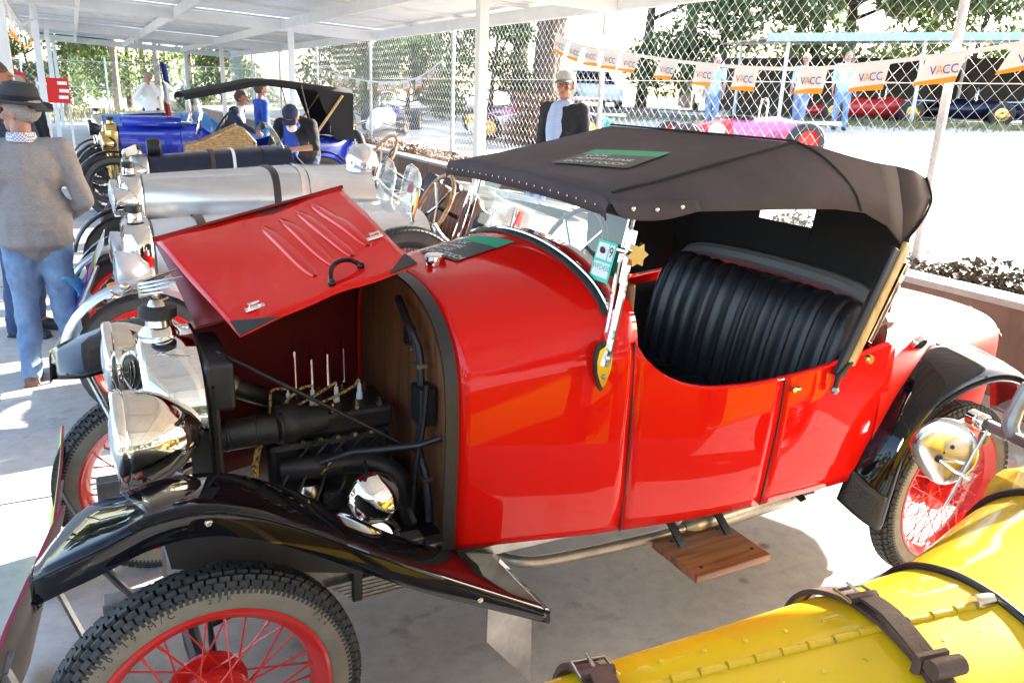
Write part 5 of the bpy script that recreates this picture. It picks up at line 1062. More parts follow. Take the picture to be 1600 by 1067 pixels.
def person(label, loc, rz, h=1.75, pose=None, top=None, bottom=None, shoes=None, hair=None, skin=None, hat=None, hatm=None, sleeve=1.0, voxel=.014, yaw=0, fat=1.0, beard=None, collar=None, vest=None, jacket=None, wide=1.0, nod=0):
    P = {k: Vector(v) for k, v in POSE.items()}; P.update({k: Vector(v) for k, v in (pose or {}).items()})
    skin = skin or SKIN; R = thing('person', label, 'person', loc, rz); R.scale = (h/1.75,)*3
    b = MB(); H = P['head']; hm = Matrix.Translation(H) @ Matrix.Rotation(yaw, 4, 'Z') @ Matrix.Rotation(nod, 4, 'X')
    def hp(x, y, z): return hm @ Vector((x, y, z))
    # body: one continuous surface
    b.cap(P['pelvis'], .10, P['waist'], .095); b.cap(P['waist'], .10, P['chest'], .11); b.cap(P['chest'], .09, P['neck'], .055); b.cap(P['neck'], .055, H+Vector((0, .01, -.04)), .052)
    q = hm.to_3x3().to_euler()
    b.ball(hp(0, .012, .03), (.076, .095, .092), 16, q); b.ball(hp(0, -.028, -.045), (.056, .062, .068), 14, q); b.ball(hp(0, -.07, -.085), (.03, .028, .025), 10, q)
    b.cap(hp(0, -.085, .015), .011, hp(0, -.112, -.028), .016, 8); b.ball(hp(0, -.078, .04), (.055, .02, .016), 10, q); b.cap(hp(-.02, -.088, -.06), .009, hp(.02, -.088, -.06), .009, 8)
    for s in (-1, 1): b.ball(hp(s*.078, .015, -.005), (.011, .02, .032), 8, q); b.ball(hp(s*.042, -.068, -.02), (.024, .02, .022), 8, q)
    for s in ('L', 'R'):
        b.cap(P['chest']+Vector((0, 0, .05)), .07, P['s'+s], .058); b.cap(P['s'+s], .052, P['e'+s], .040); b.cap(P['e'+s], .040, P['w'+s], .027)
        w = P['w'+s]; d = (w-P['e'+s]).normalized(); sx = 1 if s == 'L' else -1
        side = d.cross(Vector((sx*1., 0, 0))); side = side.normalized() if side.length > .2 else Vector((0, -1, 0)); pn = d.cross(side).normalized()
        k = w+d*.075
        for t in (-1.5, -.5, .5, 1.5): b.cap(w+d*.01+side*.010*t, .015, k+side*.017*t, .012, 8)
        for t, L in ((-1.5, .058), (-.5, .073), (.5, .078), (1.5, .068)):
            p0 = k+side*.0185*t; p1 = p0+d*L*.5+pn*.010*-sx; p2 = p1+d*L*.42+pn*.022*-sx; b.cap(p0, .0098, p1, .0088, 8); b.cap(p1, .0088, p2, .0078, 8)
        t0 = w+d*.02-side*.022; t1 = t0-side*.026+d*.028; t2 = t1+d*.034-side*.006; b.cap(t0, .013, t1, .011, 8); b.cap(t1, .011, t2, .0095, 8)
        b.cap(P['h'+s], .085, P['k'+s], .055); b.cap(P['k'+s], .055, P['a'+s], .036); b.cap(P['a'+s]+Vector((0, 0, -.02)), .036, P['a'+s]+Vector((0, -.14, -.05)), .03)
    body = remeshed(b, min(voxel, .0095), 'body', skin, R, smooth=1)
    for s in (-1, 1): MB().ball(hp(s*.032, -.083, .012), (.012, .007, .006), 8, q).build('eye', EYE, body)
    MB().ball(hp(0, -.094, -.062), (.024, .006, .006), 8, q).build('mouth', LIP, body)
    for s in (-1, 1): MB().cap(hp(s*.018, -.095, .036), .0045, hp(s*.05, -.08, .038), .004, 6).build('eyebrow', hair or HAIRG, body)
    # clothes
    t = MB(); f = fat
    t.ball(P['chest']+Vector((0, .0, -.02)), (.185*f*wide, .125*f, .16), 14); t.ball(P['chest']+Vector((0, .01, .08)), (.17*wide, .10*f, .085), 14); t.ball(lerp(P['waist'], P['chest'], .1), (.165*f, .125*f, .15), 14); t.ball(lerp(P['pelvis'], P['waist'], .25), (.17*f, .13*f, .12), 14)
    t.cap(P['pelvis']+Vector((0, 0, -.05)), .13*f, P['chest'], .13*f); [t.ball(lerp(P['pelvis']+Vector((0, .012, -.05)), P['waist'], k/4), (.19*f, .16*f-.006*k, .085), 14) for k in range(5)]; t.cap(P['chest'], .11, P['neck']+Vector((0, 0, -.035)), .068)
    for s in ('L', 'R'):
        t.cap(P['chest']+Vector((0, 0, .07)), .085, P['s'+s], .075); e = P['e'+s]; t.cap(P['s'+s], .074, lerp(P['s'+s], e, min(1, sleeve*2)), .056)
        if sleeve > .5: t.cap(e, .056, lerp(e, P['w'+s], (sleeve-.5)*2*.97), .042)
    tm = jacket or top; to = remeshed(t, voxel, 'jacket' if jacket else 'top', tm, R, noise=.022, nsc=11)
    if jacket or vest:      # shirt front showing between the lapels
        n = MB(); c = P['chest']; F = [(-.025, -.145, .16), (.055, -.135, .16), (.06, -.152, .06), (.055, -.155, -.08), (.045, -.155, -.25), (-.03, -.158, -.25), (-.045, -.16, -.08), (-.035, -.155, .06)]
        n.ball(c+Vector((-.05, -.065, -.08)), (.10, .105, .27), 12); n.cap(P['neck']+Vector((-.03, -.03, -.02)), .05, P['neck']+Vector((.03, -.03, -.02)), .05); remeshed(n, voxel, 'shirt_front', top if jacket else vest, to, smooth=2)
    if collar:
        k = MB()
        for i in range(20):
            pass
        k.lathe([(.066, -.03), (.078, -.035), (.080, -.012), (.072, .016), (.064, .018)], 28, Matrix.Translation(P['neck']+Vector((0, .004, .012)))); k.build('collar', collar, to)
    l = MB()
    for s in ('L', 'R'):
        l.cap(P['pelvis']+Vector((0, 0, -.02)), .125*f, P['h'+s]+Vector((0, 0, -.04)), .10*f); l.cap(P['h'+s], .11, P['k'+s], .075); l.cap(P['k'+s], .075, P['a'+s]+Vector((0, .0, -.015)), .062)
    l.ball(P['pelvis']+Vector((0, .015, -.05)), (.158, .118, .10), 12); remeshed(l, voxel, 'trousers', bottom, R, noise=.03, nsc=10)
    for s in ('L', 'R'):
        a = P['a'+s]; k = MB(); k.cap(a+Vector((0, .03, -.045)), .042, a+Vector((0, -.10, -.052)), .045); k.cap(a+Vector((0, -.10, -.054)), .044, a+Vector((0, -.19, -.06)), .034); k.box(a+Vector((0, -.075, -.082)), (.085, .27, .016)); remeshed(k, .010, 'shoe', shoes, R, smooth=2)
    if hair:
        k = MB(); k.ball(hp(0, .026, .038), (.082, .097, .096), 18, q); k.v = [v for v in k.v]; fs = []
        for fc in k.f:
            c = sum((Vector(k.v[i]) for i in fc), Vector())/len(fc); lc = hm.inverted() @ c
            if lc.z > .06 or (lc.y > .0 and lc.z > -.05): fs.append(fc)
        k.f = fs; k.m = [0]*len(fs); k.build('hair', hair, body, solid=-.008)
    if beard: k = MB(); k.ball(hp(0, -.058, -.085), (.062, .05, .058), 12, q); k.cap(hp(-.035, -.09, -.042), .014, hp(.035, -.09, -.042), .014); remeshed(k, .012, 'beard', beard, body, smooth=2)
    if hat == 'fedora':
        k = MB(); HM = hm @ Matrix.Translation((0, .012, .052)) @ Matrix.Rotation(rad(-4), 4, 'X') @ Matrix.Scale(1.16, 4, (0, 1, 0))
        k.lathe([(.148, -.012), (.150, -.002), (.125, .004), (.104, .012), (.090, .018), (.091, .05), (.086, .085), (.072, .112), (.045, .118), (.02, .106), (.001, .10)], 40, HM); ht = k.build('hat', hatm, R, solid=.004, angle=60)
        for v in ht.data.vertices:
            lc = HM.inverted() @ v.co
            if lc.length > .12 and lc.z < .01: v.co = v.co+Vector((0, 0, -.018 if abs(lc.x) < .08 else .012))
        MB().lathe([(.094, .016), (.0945, .045)], 40, HM).build('hat_band', BLKC, ht)
    if hat == 'cap':
        k = MB(); HM = hm @ Matrix.Translation((0, .012, .05)) @ Matrix.Scale(1.15, 4, (0, 1, 0)); k.lathe([(.086, -.008), (.088, .02), (.082, .055), (.062, .082), (.03, .093), (.001, .095)], 28, HM); ht = k.build('cap', hatm[0], R, solid=.003)
        rr = [[hp(.074*sin(a), -.085-.0*abs(sin(a))+.03*(1-cos(a)), .05), hp(.078*sin(a)*1.02, -.10-.065*cos(a), .035-.012*abs(sin(a)))] for a in [rad(-80+160*i/12) for i in range(13)]]; MB().loft(rr).build('cap_peak', hatm[1], ht, solid=.004)
    return R
# man with the felt hat, back to us, looking to the left
person('man in charcoal felt hat and grey jumper standing with his back turned', (-.40, 2.80, 0), rad(176), 1.58, dict(wL=(.16, -.16, 1.0), eL=(.27, .02, 1.12), wR=(-.17, -.20, 1.0), eR=(-.285, .03, 1.12), head=(0, -.03, 1.625), kL=(.10, -.02, .50), kR=(-.10, -.02, .5), aR=(-.13, -.08, .085), aL=(.12, .06, .085)), top=KNIT, bottom=DENIM, shoes=SHOE, hair=HAIRG, hat='fedora', hatm=FELT, voxel=.011, yaw=rad(58), fat=1.12, wide=1.1, collar=COLLAR)
person('man in pale cap and black jacket over a blue shirt standing behind the hood', (4.25, 5.0, 0), rad(-58), 1.88, dict(sL=(.17, .02, 1.42), eL=(.21, .06, 1.14), wL=(.17, -.02, .9)), top=SHIRTB, jacket=FLEECE, bottom=DENIMD, shoes=SHOEB, hair=HAIRG, hat='cap', hatm=(CAPG, TEAL), voxel=.011, yaw=rad(12), skin=SKINR, fat=.95)
person('white bearded man in dark cap and royal blue vest leaning over the cyclecar', (2.12, 7.35, 0), rad(-28), 1.72, dict(pelvis=(0, .16, .92), waist=(0, .08, 1.04), chest=(0, -.10, 1.19), neck=(0, -.24, 1.27), head=(0, -.34, 1.33), sL=(.18, -.14, 1.25), sR=(-.18, -.14, 1.25), eL=(.25, -.27, 1.02), wL=(.03, -.40, .99), eR=(-.24, -.27, 1.02), wR=(-.12, -.42, .93), hL=(.09, .16, .9), hR=(-.09, .16, .9)), top=BLKC, jacket=None, bottom=NAVYC, shoes=SHOEB, hair=HAIRW, hat='cap', hatm=(NAVYC, NAVYC), beard=HAIRW, nod=rad(38), sleeve=.55, vest=BLUEV, fat=1.1)
person('photographer in a white shirt with camera raised by the far fence', (1.45, 19.5, 0), rad(-10), 1.8, dict(eL=(.22, -.16, 1.28), wL=(.07, -.22, 1.55), eR=(-.24, -.12, 1.26), wR=(-.06, -.22, 1.53)), top=WHC, bottom=NAVYC, shoes=SHOEB, hair=HAIRG, voxel=.02)
person('person in navy jacket and white shirt bending beside the bright blue tourer', (1.95, 11.0, 0), rad(60), 1.6, dict(chest=(0, -.08, 1.28), neck=(0, -.14, 1.43), head=(0, -.2, 1.56), sL=(.18, -.1, 1.37), sR=(-.18, -.1, 1.37), eR=(-.26, -.25, 1.15), wR=(-.2, -.45, 1.05)), top=WHC, jacket=NAVYC, bottom=DENIMD, shoes=SHOEB, hair=HAIRB, voxel=.018)
person('person in blue and black shirt standing behind the bright blue tourer', (2.62, 12.1, 0), rad(100), 1.66, dict(eL=(.26, -.12, 1.16), wL=(.2, -.34, 1.1)), top=BLUEV, bottom=BLKC, shoes=SHOEB, hair=HAIRB, voxel=.018, sleeve=.5)
person('person in red cap and black jacket standing behind the left post', (-.72, 9.4, 0), rad(160), 1.66, None, top=WHC, jacket=BLKC, bottom=DENIMD, shoes=SHOEB, hair=HAIRG, hat='cap', hatm=(REDC, REDC), voxel=.018)
person('brown haired man at the left edge facing the man in the felt hat', (-.56, 3.85, 0), rad(60), 1.72, dict(eL=(.25, -.08, 1.14), wL=(.12, -.3, 1.1)), top=NAVYC, bottom=DENIMD, shoes=SHOEB, hair=HAIRB, skin=SKINR, voxel=.015, yaw=rad(25))
gA, gB = gz(14.6, 11.2), gz(15.9, 11.6)
person('grey haired man in light blue shirt and jeans walking along the road', (14.5, 11.5, gA), rad(-60), 1.68, dict(kL=(.1, -.14, .5), aL=(.1, -.2, .085), kR=(-.1, .02, .5), aR=(-.1, .22, .1)), top=SHIRTL, bottom=DENIM, shoes=SHOEB, hair=HAIRW, voxel=.018, sleeve=.5)
person('bald man in white shirt with blue sleeves walking behind the second flag', (15.6, 11.3, gB), rad(-40), 1.72, dict(kL=(.1, -.1, .5), aL=(.1, -.12, .085)), top=WHC, jacket=SHIRTL, bottom=DENIM, shoes=SHOEB, hair=None, voxel=.018, sleeve=.6)
person('person in blue overalls crouching beside the red car under the shelter', (22.6, 11.0, gz(22.6, 11)), rad(-60), 1.6, dict(pelvis=(0, .1, .45), waist=(0, .05, .58), chest=(0, -.08, .8), neck=(0, -.14, .95), head=(0, -.2, 1.08), sL=(.18, -.1, .9), sR=(-.18, -.1, .9), eL=(.24, -.25, .68), wL=(.2, -.42, .62), eR=(-.24, -.25, .68), wR=(-.2, -.42, .62), hL=(.09, .1, .42), hR=(-.09, .1, .42), kL=(.14, -.28, .5), kR=(-.14, -.28, .5), aL=(.12, .0, .085), aR=(-.12, .0, .085)), top=SHIRTL, bottom=DENIM, shoes=SHOEB, hair=HAIRB, voxel=.02)
person('person with bare arms standing behind the orange edged flag by the shelter', (13.4, 13.2, gz(13.4, 13)), rad(-60), 1.66, None, top=SHIRTL, bottom=DENIM, shoes=SHOEB, hair=HAIRG, voxel=.02, sleeve=.3)
# ---------------------------------------------------------------- trees
def crown_mesh(name, seed, n, clumps, ls, m):
    r = random.Random(seed); mb = MB()
    per = n//len(clumps)
    for (cx, cy, cz, R) in clumps:
        for i in range(per):
            while True:
                v = Vector((r.uniform(-1, 1), r.uniform(-1, 1), r.uniform(-1, 1)))
                if .15 < v.length < 1 and r.random() < v.length: break
            c = Vector((cx, cy, cz))+Vector((v.x*R, v.y*R, v.z*R*.7)); s = ls*r.uniform(.6, 1.4); e = Euler((r.uniform(-1.2, 1.2), r.uniform(-1.2, 1.2), r.uniform(0, 6.3))).to_matrix()
            mb.add([c+e @ Vector(q)*s for q in ((-.6, 0, 0), (0, -.22, .06), (.6, 0, -.05), (0, .22, .06))], [(0, 1, 2, 3)])
    o = mb.build(name, m, None, smooth=False, link=False); return o
def tree_proto(seed, H, m, bark, n=5200, ls=.3, spread=1.0, low=.45, tr=.2):
    r = random.Random(seed); clumps = []; tb = MB(); lean = Vector((r.uniform(-.4, .4), r.uniform(-.4, .4), 0))
    top = Vector((lean.x, lean.y, H*.8)); pts = [Vector((0, 0, -.2)), Vector((lean.x*.2, lean.y*.3, H*.3)), Vector((lean.x*.7, lean.y*.6, H*.55)), top]
    sp = spline(pts, 5); tb.tube(sp, [lerp(tr*1.15, tr*.3, i/(len(sp)-1)) for i in range(len(sp))], 10)
    for k in range(9):
        a = 2*pi*k/9+r.uniform(-.4, .4); z = H*r.uniform(low, .92); L = H*.24*spread*r.uniform(.6, 1.25); base = sp[min(len(sp)-1, int(len(sp)*min(.95, z/H*.95)))]
        e = Vector((cos(a)*L, sin(a)*L, z+H*.06)); e = Vector((base.x+e.x, base.y+e.y, e.z)); tb.tube([base, lerp(base, e, .5)+Vector((0, 0, -.1)), e], [tr*.4, tr*.25, tr*.1], 6)
        for q in range(2): clumps.append((e.x+r.uniform(-.5, .5), e.y+r.uniform(-.5, .5), e.z+r.uniform(-.3, .5), H*r.uniform(.08, .15)*spread))
    clumps.append((top.x, top.y, H*.9, H*.13*spread))
    return tb.build('trunk', bark, None, link=False), crown_mesh('crown', seed+1, n, clumps, ls, m)
protos = [tree_proto(11, 11, LEAF, BARKP, 6500, .38), tree_proto(23, 9, LEAF, BARKP, 6500, .34), tree_proto(37, 7, LEAFG, BARK, 8500, .29, 1.35, .15), tree_proto(41, 13, LEAF, BARKP, 6000, .42, .9, .5, .2), tree_proto(53, 4.6, LEAFG, BARK, 7500, .21, 1.9, .1, .12)]
def tree(label, k, loc, rz=0, s=1.0, name='gum_tree', group=None):
    t = thing(name, label, 'tree', loc, rz, group); t.scale = (s, s, s)
    for o in protos[k]: c = o.copy(); COL.objects.link(c); c.parent = t
    return t
# big trunk by the fence
bt = thing('old_tree', 'thick rough barked tree trunk just beyond the chain link fence', 'tree', (8.3, 12.4, .70))
rt = random.Random(5); sp = spline([(.05, 0, -.3), (0, 0, .3), (-.02, .02, 1.2), (.05, 0, 2.2), (.2, .1, 3.6), (.35, .2, 5.2), (.3, .3, 7)], 6); mb = MB(); rg = []
for i, p in enumerate(sp):
    rr = lerp(.33, .20, i/(len(sp)-1))*(1+.5*max(0, 1-i/4)**2); rg.append([p+Vector((cos(a)*rr*(1+.10*sin(a*5+i*.3)+.06*sin(a*11+i)), sin(a)*rr*(1+.10*sin(a*4+i*.2)), 0)) for a in [2*pi*j/28 for j in range(28)]])
mb.loft(rg, closed=True).build('trunk', BARK, bt, angle=80)
MB().tube(spline([(.05, 0, 2.2), (.5, -.2, 3.0), (1.2, -.6, 3.9), (2.0, -.9, 5.4)], 5), [lerp(.2, .08, i/15) for i in range(16)], 10).build('limb', BARK, bt); MB().tube(spline([(.1, .1, 2.8), (-.5, .5, 3.8), (-1.2, .9, 5.0)], 5), [lerp(.16, .06, i/10) for i in range(11)], 10).build('limb', BARK, bt)
cm = crown_mesh('crown', 77, 6000, [(.5, .4, 7, 1.8), (-1.3, 1, 5.6, 1.4), (2.2, -1, 6, 1.5), (.8, .6, 5.2, 1.2), (-.6, -.6, 6.6, 1.3)], .24, LEAF); COL.objects.link(cm); cm.parent = bt
# twiggy undergrowth round its foot
b = MB(); r5 = random.Random(9)
for i in range(900):
    a = r5.uniform(0, 6.3); d = abs(r5.gauss(0, .3))+.3; x, y = 8.25+cos(a)*d*.9, 12.45+sin(a)*d; z = gz(x, y); h = r5.uniform(.2, 1.25)*(1.1-.5*min(1, d)); b.tube([(x, y, z), (x+r5.uniform(-.12, .12), y+r5.uniform(-.12, .12), z+h*.6), (x+r5.uniform(-.3, .3), y+r5.uniform(-.3, .3), z+h)], [.007, .005, .003], 3, caps=False)
leaf_patch(b, 2500, lambda r: ((8.25+r.gauss(0, .33), 12.45+r.gauss(0, .4), .7+r.random()*1.0), 0), r5, .03, .07, 1.2)
tag(b.build('undergrowth', LITTER, smooth=False), 'dry twiggy undergrowth round the foot of the old tree', 'shrub', kind='stuff')
rt = random.Random(99); T = []
# right and centre background (beyond road and shelter)
for i, (x, y, k, s) in enumerate([(17, 30, 2, 1.3), (20, 25, 2, 1.2), (22.5, 23, 4, 1.5), (25.5, 21.5, 2, 1.3), (24, 27, 0, 1.0), (29, 23, 2, 1.35), (27, 31, 3, .9), (20, 35, 0, 1.1), (33, 20, 4, 1.3), (14, 32, 1, 1.1), (11, 36, 3, 1.0), (36, 24, 1, 1.0), (42, 14, 4, 1.2), (17, 42, 1, 1.2), (9.5, 28, 2, .8), (31.5, 28, 2, 1.4), (47, 11, 1, .9), (12.5, 23.5, 4, .8), (40, 20, 0, .9), (8.6, 21.2, 4, .62), (10.8, 31, 4, 1.0)]):
    T.append((x, y, k, s, 'background'))
LBL = {0: 'tall pale gum tree', 1: 'olive green gum tree', 2: 'dense bright green tree', 3: 'very tall dark trunked gum tree', 4: 'low bushy green tree'}
WHERE = ['beyond the road at the back, behind the old tree', 'beyond the road, left of the shelter roof', 'just left of the shelter roof end', 'above the left end of the shelter roof', 'rising behind the trees left of the shelter', 'above the shelter roof in the middle', 'far behind the shelter, half hidden', 'far behind the old tree on its right', 'above the shelter roof towards the right', 'left of the old tree, at the back', 'far back above the green racing car', 'behind the shelter towards the upper right', 'far right, low above the shelter roof', 'far back behind the old tree trunk', 'behind the blue and white racing car', 'tall behind the middle of the shelter', 'far right edge against the white sky', 'beside the green racing car', 'upper right, far behind the shelter', 'beside the fence left of the racing cars', 'behind the racing cars at mid distance']
for (x, y, k, s, g), wh in zip(T, WHERE): tree(LBL[k]+' '+wh, k, (x, y, gz(x, y)-.1), rt.uniform(0, 6.3), s)
L2 = [(-9, 46, 3, 1.0), (-5.5, 43.5, 1, 1.0), (-3, 48, 0, 1.1), (-.5, 44, 1, .9), (1.8, 46, 3, .9), (3.6, 43.5, 3, .8), (5.6, 47, 0, 1.0), (7.5, 43, 1, 1.0), (-12, 42, 2, 1.1), (-7.5, 52, 0, 1.2), (0, 54, 0, 1.2), (4, 56, 1, 1.3), (9, 52, 3, 1.0), (-4.4, 41.6, 4, .9), (2.7, 52, 4, 1.5), (-1.8, 43, 4, .8), (6.5, 41.8, 4, .8), (-15, 50, 3, 1.1)]
W2 = ['far left, behind the far fence', 'left of the second post, behind the far fence', 'between the left posts, far back', 'just right of the left posts, far back', 'behind the photographer, to his left', 'right behind the photographer', 'between photographer and blue tourer, far back', 'behind the hood of the bright blue tourer', 'at the left edge of the picture, far back', 'far left, second row of the bush', 'centre left, second row of the bush', 'behind the photographer, second row', 'behind the carport posts, second row', 'low in front of the far left trunks', 'low and wide behind the photographer', 'low between the left posts', 'low beside the blue tourer hood', 'outermost on the left, second row']
for (x, y, k, s), wh in zip(L2, W2): tree(LBL[k]+' '+wh, k, (x, y, -.1), rt.uniform(0, 6.3), s)
# bush added behind the camera to darken reflections: one far mass, otherwise unseen
b = MB(); rb = random.Random(31)
for i in range(40):
    a = rad(145+i*4.4); d = rb.uniform(26, 36); cx, cy = d*cos(a), d*sin(a)-2; H = rb.uniform(6, 11); b.tube([(cx, cy, -.1), (cx+rb.uniform(-.4, .4), cy, H*.8)], [.22, .08], 7)
    for k in range(9):
        o = Vector((cx+rb.gauss(0, 1.5), cy+rb.gauss(0, 1.5), H*rb.uniform(.15, 1.0)))
        for q in range(110):
            v = Vector((rb.gauss(0, .7), rb.gauss(0, .7), rb.gauss(0, .5))); e = Euler((rb.uniform(-1.2, 1.2), rb.uniform(-1.2, 1.2), rb.uniform(0, 6.3))).to_matrix(); b.add([o+v+e @ Vector(p)*.55 for p in ((-.6, 0, 0), (0, -.25, .06), (.6, 0, -.05), (0, .25, .06))], [(0, 1, 2, 3)])
tag(b.build('bush', LEAF, smooth=False), 'olive green bush added behind the camera to darken reflections', 'bush', kind='stuff')

# ---------------------------------------------------------------- racing cars outside
def racer(name, label, loc, rz, body, nose, L=3.3, wheelm=None, rims=None, stripe=None, wing=False, number=None):
    c = thing(name, label, 'racing car', loc, rz); rims = rims or BRASS
    st = [(-.2, .12, .14, .30), (.2, .2, .12, .42), (.8, .28, .12, .55), (1.25, .33, .12, .66), (1.6, .34, .12, .64), (2.1, .30, .14, .70), (2.6, .22, .16, .62), (2.95, .14, .2, .5)]
    def rg(x, w_, z0, z1): return [Vector((x, w_*cos(a), (z0+z1)/2+(z1-z0)/2*sin(a))) for a in [2*pi*i/16 for i in range(16)]]
    MB().loft([rg(*s) for s in st[:4]], closed=True, caps=True).build('nose', nose, c, angle=60); MB().loft([rg(*s) for s in st[3:]], closed=True, caps=True).build('body', body, c, angle=60)
    MB().lathe([(.001, 0), (.2, 0), (.22, .02), (.22, .03)], 20, Matrix.Translation((1.45, 0, .645)) @ Matrix.Scale(1.3, 4, (1, 0, 0))).build('cockpit', BLACKS, c)
    MB().tube(spline([(1.85, -.2, .62), (1.86, -.18, .92), (1.86, 0, 1.0), (1.86, .18, .92), (1.85, .2, .62)], 5), .02, 8).build('roll_bar', CHROME, c)
    MB().add([(1.16, -.22, .64), (1.02, -.1, .66), (1.02, .1, .66), (1.16, .22, .64), (1.22, .2, .76), (1.12, 0, .78), (1.22, -.2, .76)], [(0, 1, 5, 6), (1, 2, 5), (2, 3, 4, 5)]).build('windscreen', PERSPEX, c, smooth=False)
    for x, s, r, w_ in ((.35, -1, .27, .2), (.35, 1, .27, .2), (2.45, -1, .31, .27), (2.45, 1, .31, .27)):
        W = bpy.data.objects.new('wheel', None); COL.objects.link(W); W.parent = c; W.location = (x, s*.62, r)
        MB().lathe([(r*.6, -w_/2), (r*.9, -w_/2), (r, -w_*.38), (r, w_*.38), (r*.9, w_/2), (r*.6, w_/2)], 28, ROTY).build('tyre', TREAD, W, angle=50)
        MB().lathe([(.001, -w_*.25), (r*.2, -w_*.3), (r*.5, -w_*.25), (r*.6, -w_*.48), (r*.62, 0), (r*.6, w_*.48), (r*.5, w_*.25), (.001, w_*.25)], 24, ROTY).build('rim', rims, W, angle=40)
        MB().tube([(x+.1, s*.2, .35), (x, s*.55, r)], .014, 6).build('suspension_arm', CHROME, c); MB().tube([(x-.15, s*.2, .3), (x, s*.55, r-.06)], .014, 6).build('suspension_arm', CHROME, c)
    MB().box((2.5, 0, .45), (.5, .36, .3)).build('engine', STEEL, c, smooth=False, bevel=.03); MB().tube([(2.4, -.2, .6), (2.9, -.26, .62), (3.2, -.26, .62)], .03, 8).build('exhaust', CHROME, c)
    if wing: MB().box((3.0, 0, .85), (.3, 1.1, .03), (0, -.15, 0)).build('rear_wing', nose, c, smooth=False, bevel=.01)
    if number:
        d = MB(); d.lathe([(.001, 0), (.15, 0)], 24, Matrix.Translation((.95, -.325, .42)) @ Matrix.Rotation(pi/2, 4, 'X') @ Matrix.Rotation(0, 4, 'Z')); d.build('number_disc', WHITEP, c)
    return c
PINK = mat('magenta_paint', (.62, .17, .33), .35, 0, .6); GREENP = mat('green_racing_paint', (.02, .28, .26), .35, 0, .6); RACR = mat('racing_red', (.6, .03, .03), .35, 0, .6)
racer('racing_car', 'pink and red open wheel racing car with number disc behind the red hood', (9.1, 9.65, gz(9.5, 9)-.03), rad(-25), PINK, RACR, number='1', rims=REDW)
racer('racing_car', 'blue and white racing car with yellow wheels farthest left beyond the fence', (5.9, 16.2, gz(6, 16)), rad(60), BLUE, WHITEP)
racer('racing_car', 'green and white racing car with yellow wheels beside the white carport post', (7.6, 14.1, gz(8, 14)), rad(-35), GREENP, WHITEP)
racer('racing_car', 'red and pink racing car parked behind the green one', (8.6, 16.2, gz(9, 16)), rad(-65), RACR, PINK, wing=True)
racer('racing_car', 'red racing car under the shelter behind the walking men', (18.1, 14.4, gz(18, 13)+.02), rad(-30), RACR, RACR)
racer('racing_car', 'red racing car under the shelter at the right edge', (23.2, 10.6, gz(23, 10)+.02), rad(-60), RACR, RACR, number='1')
racer('racing_car', 'dark racing car under the shelter beside the second shelter post', (20.4, 13.4, gz(20, 13)+.02), rad(-50), NAVY, BLACKP)
# far parked cars (plain saloons) behind the fence
def saloon(label, loc, rz, m):
    c = thing('parked_car', label, 'car', loc, rz)
    def sec(x, w_, z0, z1): return [Vector((x, y*w_, z)) for y, z in ((-1, z0), (-1, lerp(z0, z1, .75)), (-.88, z1), (.88, z1), (1, lerp(z0, z1, .75)), (1, z0))]
    MB().loft([sec(-2.1, .6, .35, .62), sec(-1.9, .8, .28, .78), sec(-.9, .86, .26, .92), sec(1.6, .86, .26, .95), sec(2.0, .82, .28, .88), sec(2.15, .7, .35, .7)], closed=True, caps=True).build('body', m, c, smooth=False, bevel=.05)
    MB().loft([sec(-.85, .78, .9, .95), sec(-.2, .68, .9, 1.38), sec(.9, .68, .9, 1.40), sec(1.6, .76, .9, 1.0)], closed=True, caps=True).build('cabin', DIRTYG if False else NAVY, c, smooth=False, bevel=.05); MB().loft([sec(-.18, .66, 1.36, 1.42), sec(.9, .66, 1.38, 1.44)], closed=True, caps=True).build('roof', m, c, smooth=False, bevel=.03)
    for x in (-1.3, 1.25):
        for s in (-1, 1): MB().lathe([(.001, -.1), (.2, -.1), (.3, -.09), (.31, 0), (.3, .09), (.001, .1)], 20, Matrix.Translation((x, s*.78, .31)) @ ROTY).build('wheel', TREAD, c, angle=40)
    return c
saloon('white saloon parked across the road below the trees', (17.6, 25, gz(17, 25)), rad(70), WHITEP); saloon('silver saloon parked across the road near the shelter', (20.6, 20.8, gz(20, 20)), rad(60), SILVERP)
# shelter
shl = thing('shelter', 'long open shelter with flat pale blue edged roof beyond the road', 'shelter', (15.6, 13.9, gz(15.6, 13.9)), math.atan2(-3.4, 6.4))
z0 = 3.22-gz(15.6, 13.9)
MB().beam((0, 0, z0+.06), (22, 0, z0+1.0), .12, .2).build('fascia', mat('pale_blue_fascia', (.35, .45, .5), .5), shl, smooth=False)
MB().add([(0, .05, z0+.02), (22, .05, z0+.96), (22, 5, z0+1.1), (0, 5, z0+.16)], [(0, 1, 2, 3)])  .build('roof_sheet', STEEL, shl, smooth=False, solid=.05)
MB().beam((0, 4.9, .9), (22, 4.9, 1.75), .06, 1.9).build('interior_shade', mat('interior_shade_brown', (.075, .065, .05), .9, col2=(.04, .04, .03), nscale=2), shl, smooth=False)  # brown sheet added to give the shelter its dark interior
for i in range(7): MB().tube([(.6+3.5*i, .2, -.1), (.6+3.5*i, .2, z0+.03+.043*(.6+3.5*i))], .05, 8).build('post', PAINTW, shl); MB().tube([(.6+3.5*i, 4.7, -.1), (.6+3.5*i, 4.7, z0+.1+.043*(.6+3.5*i))], .05, 8).build('post', PAINTW, shl)
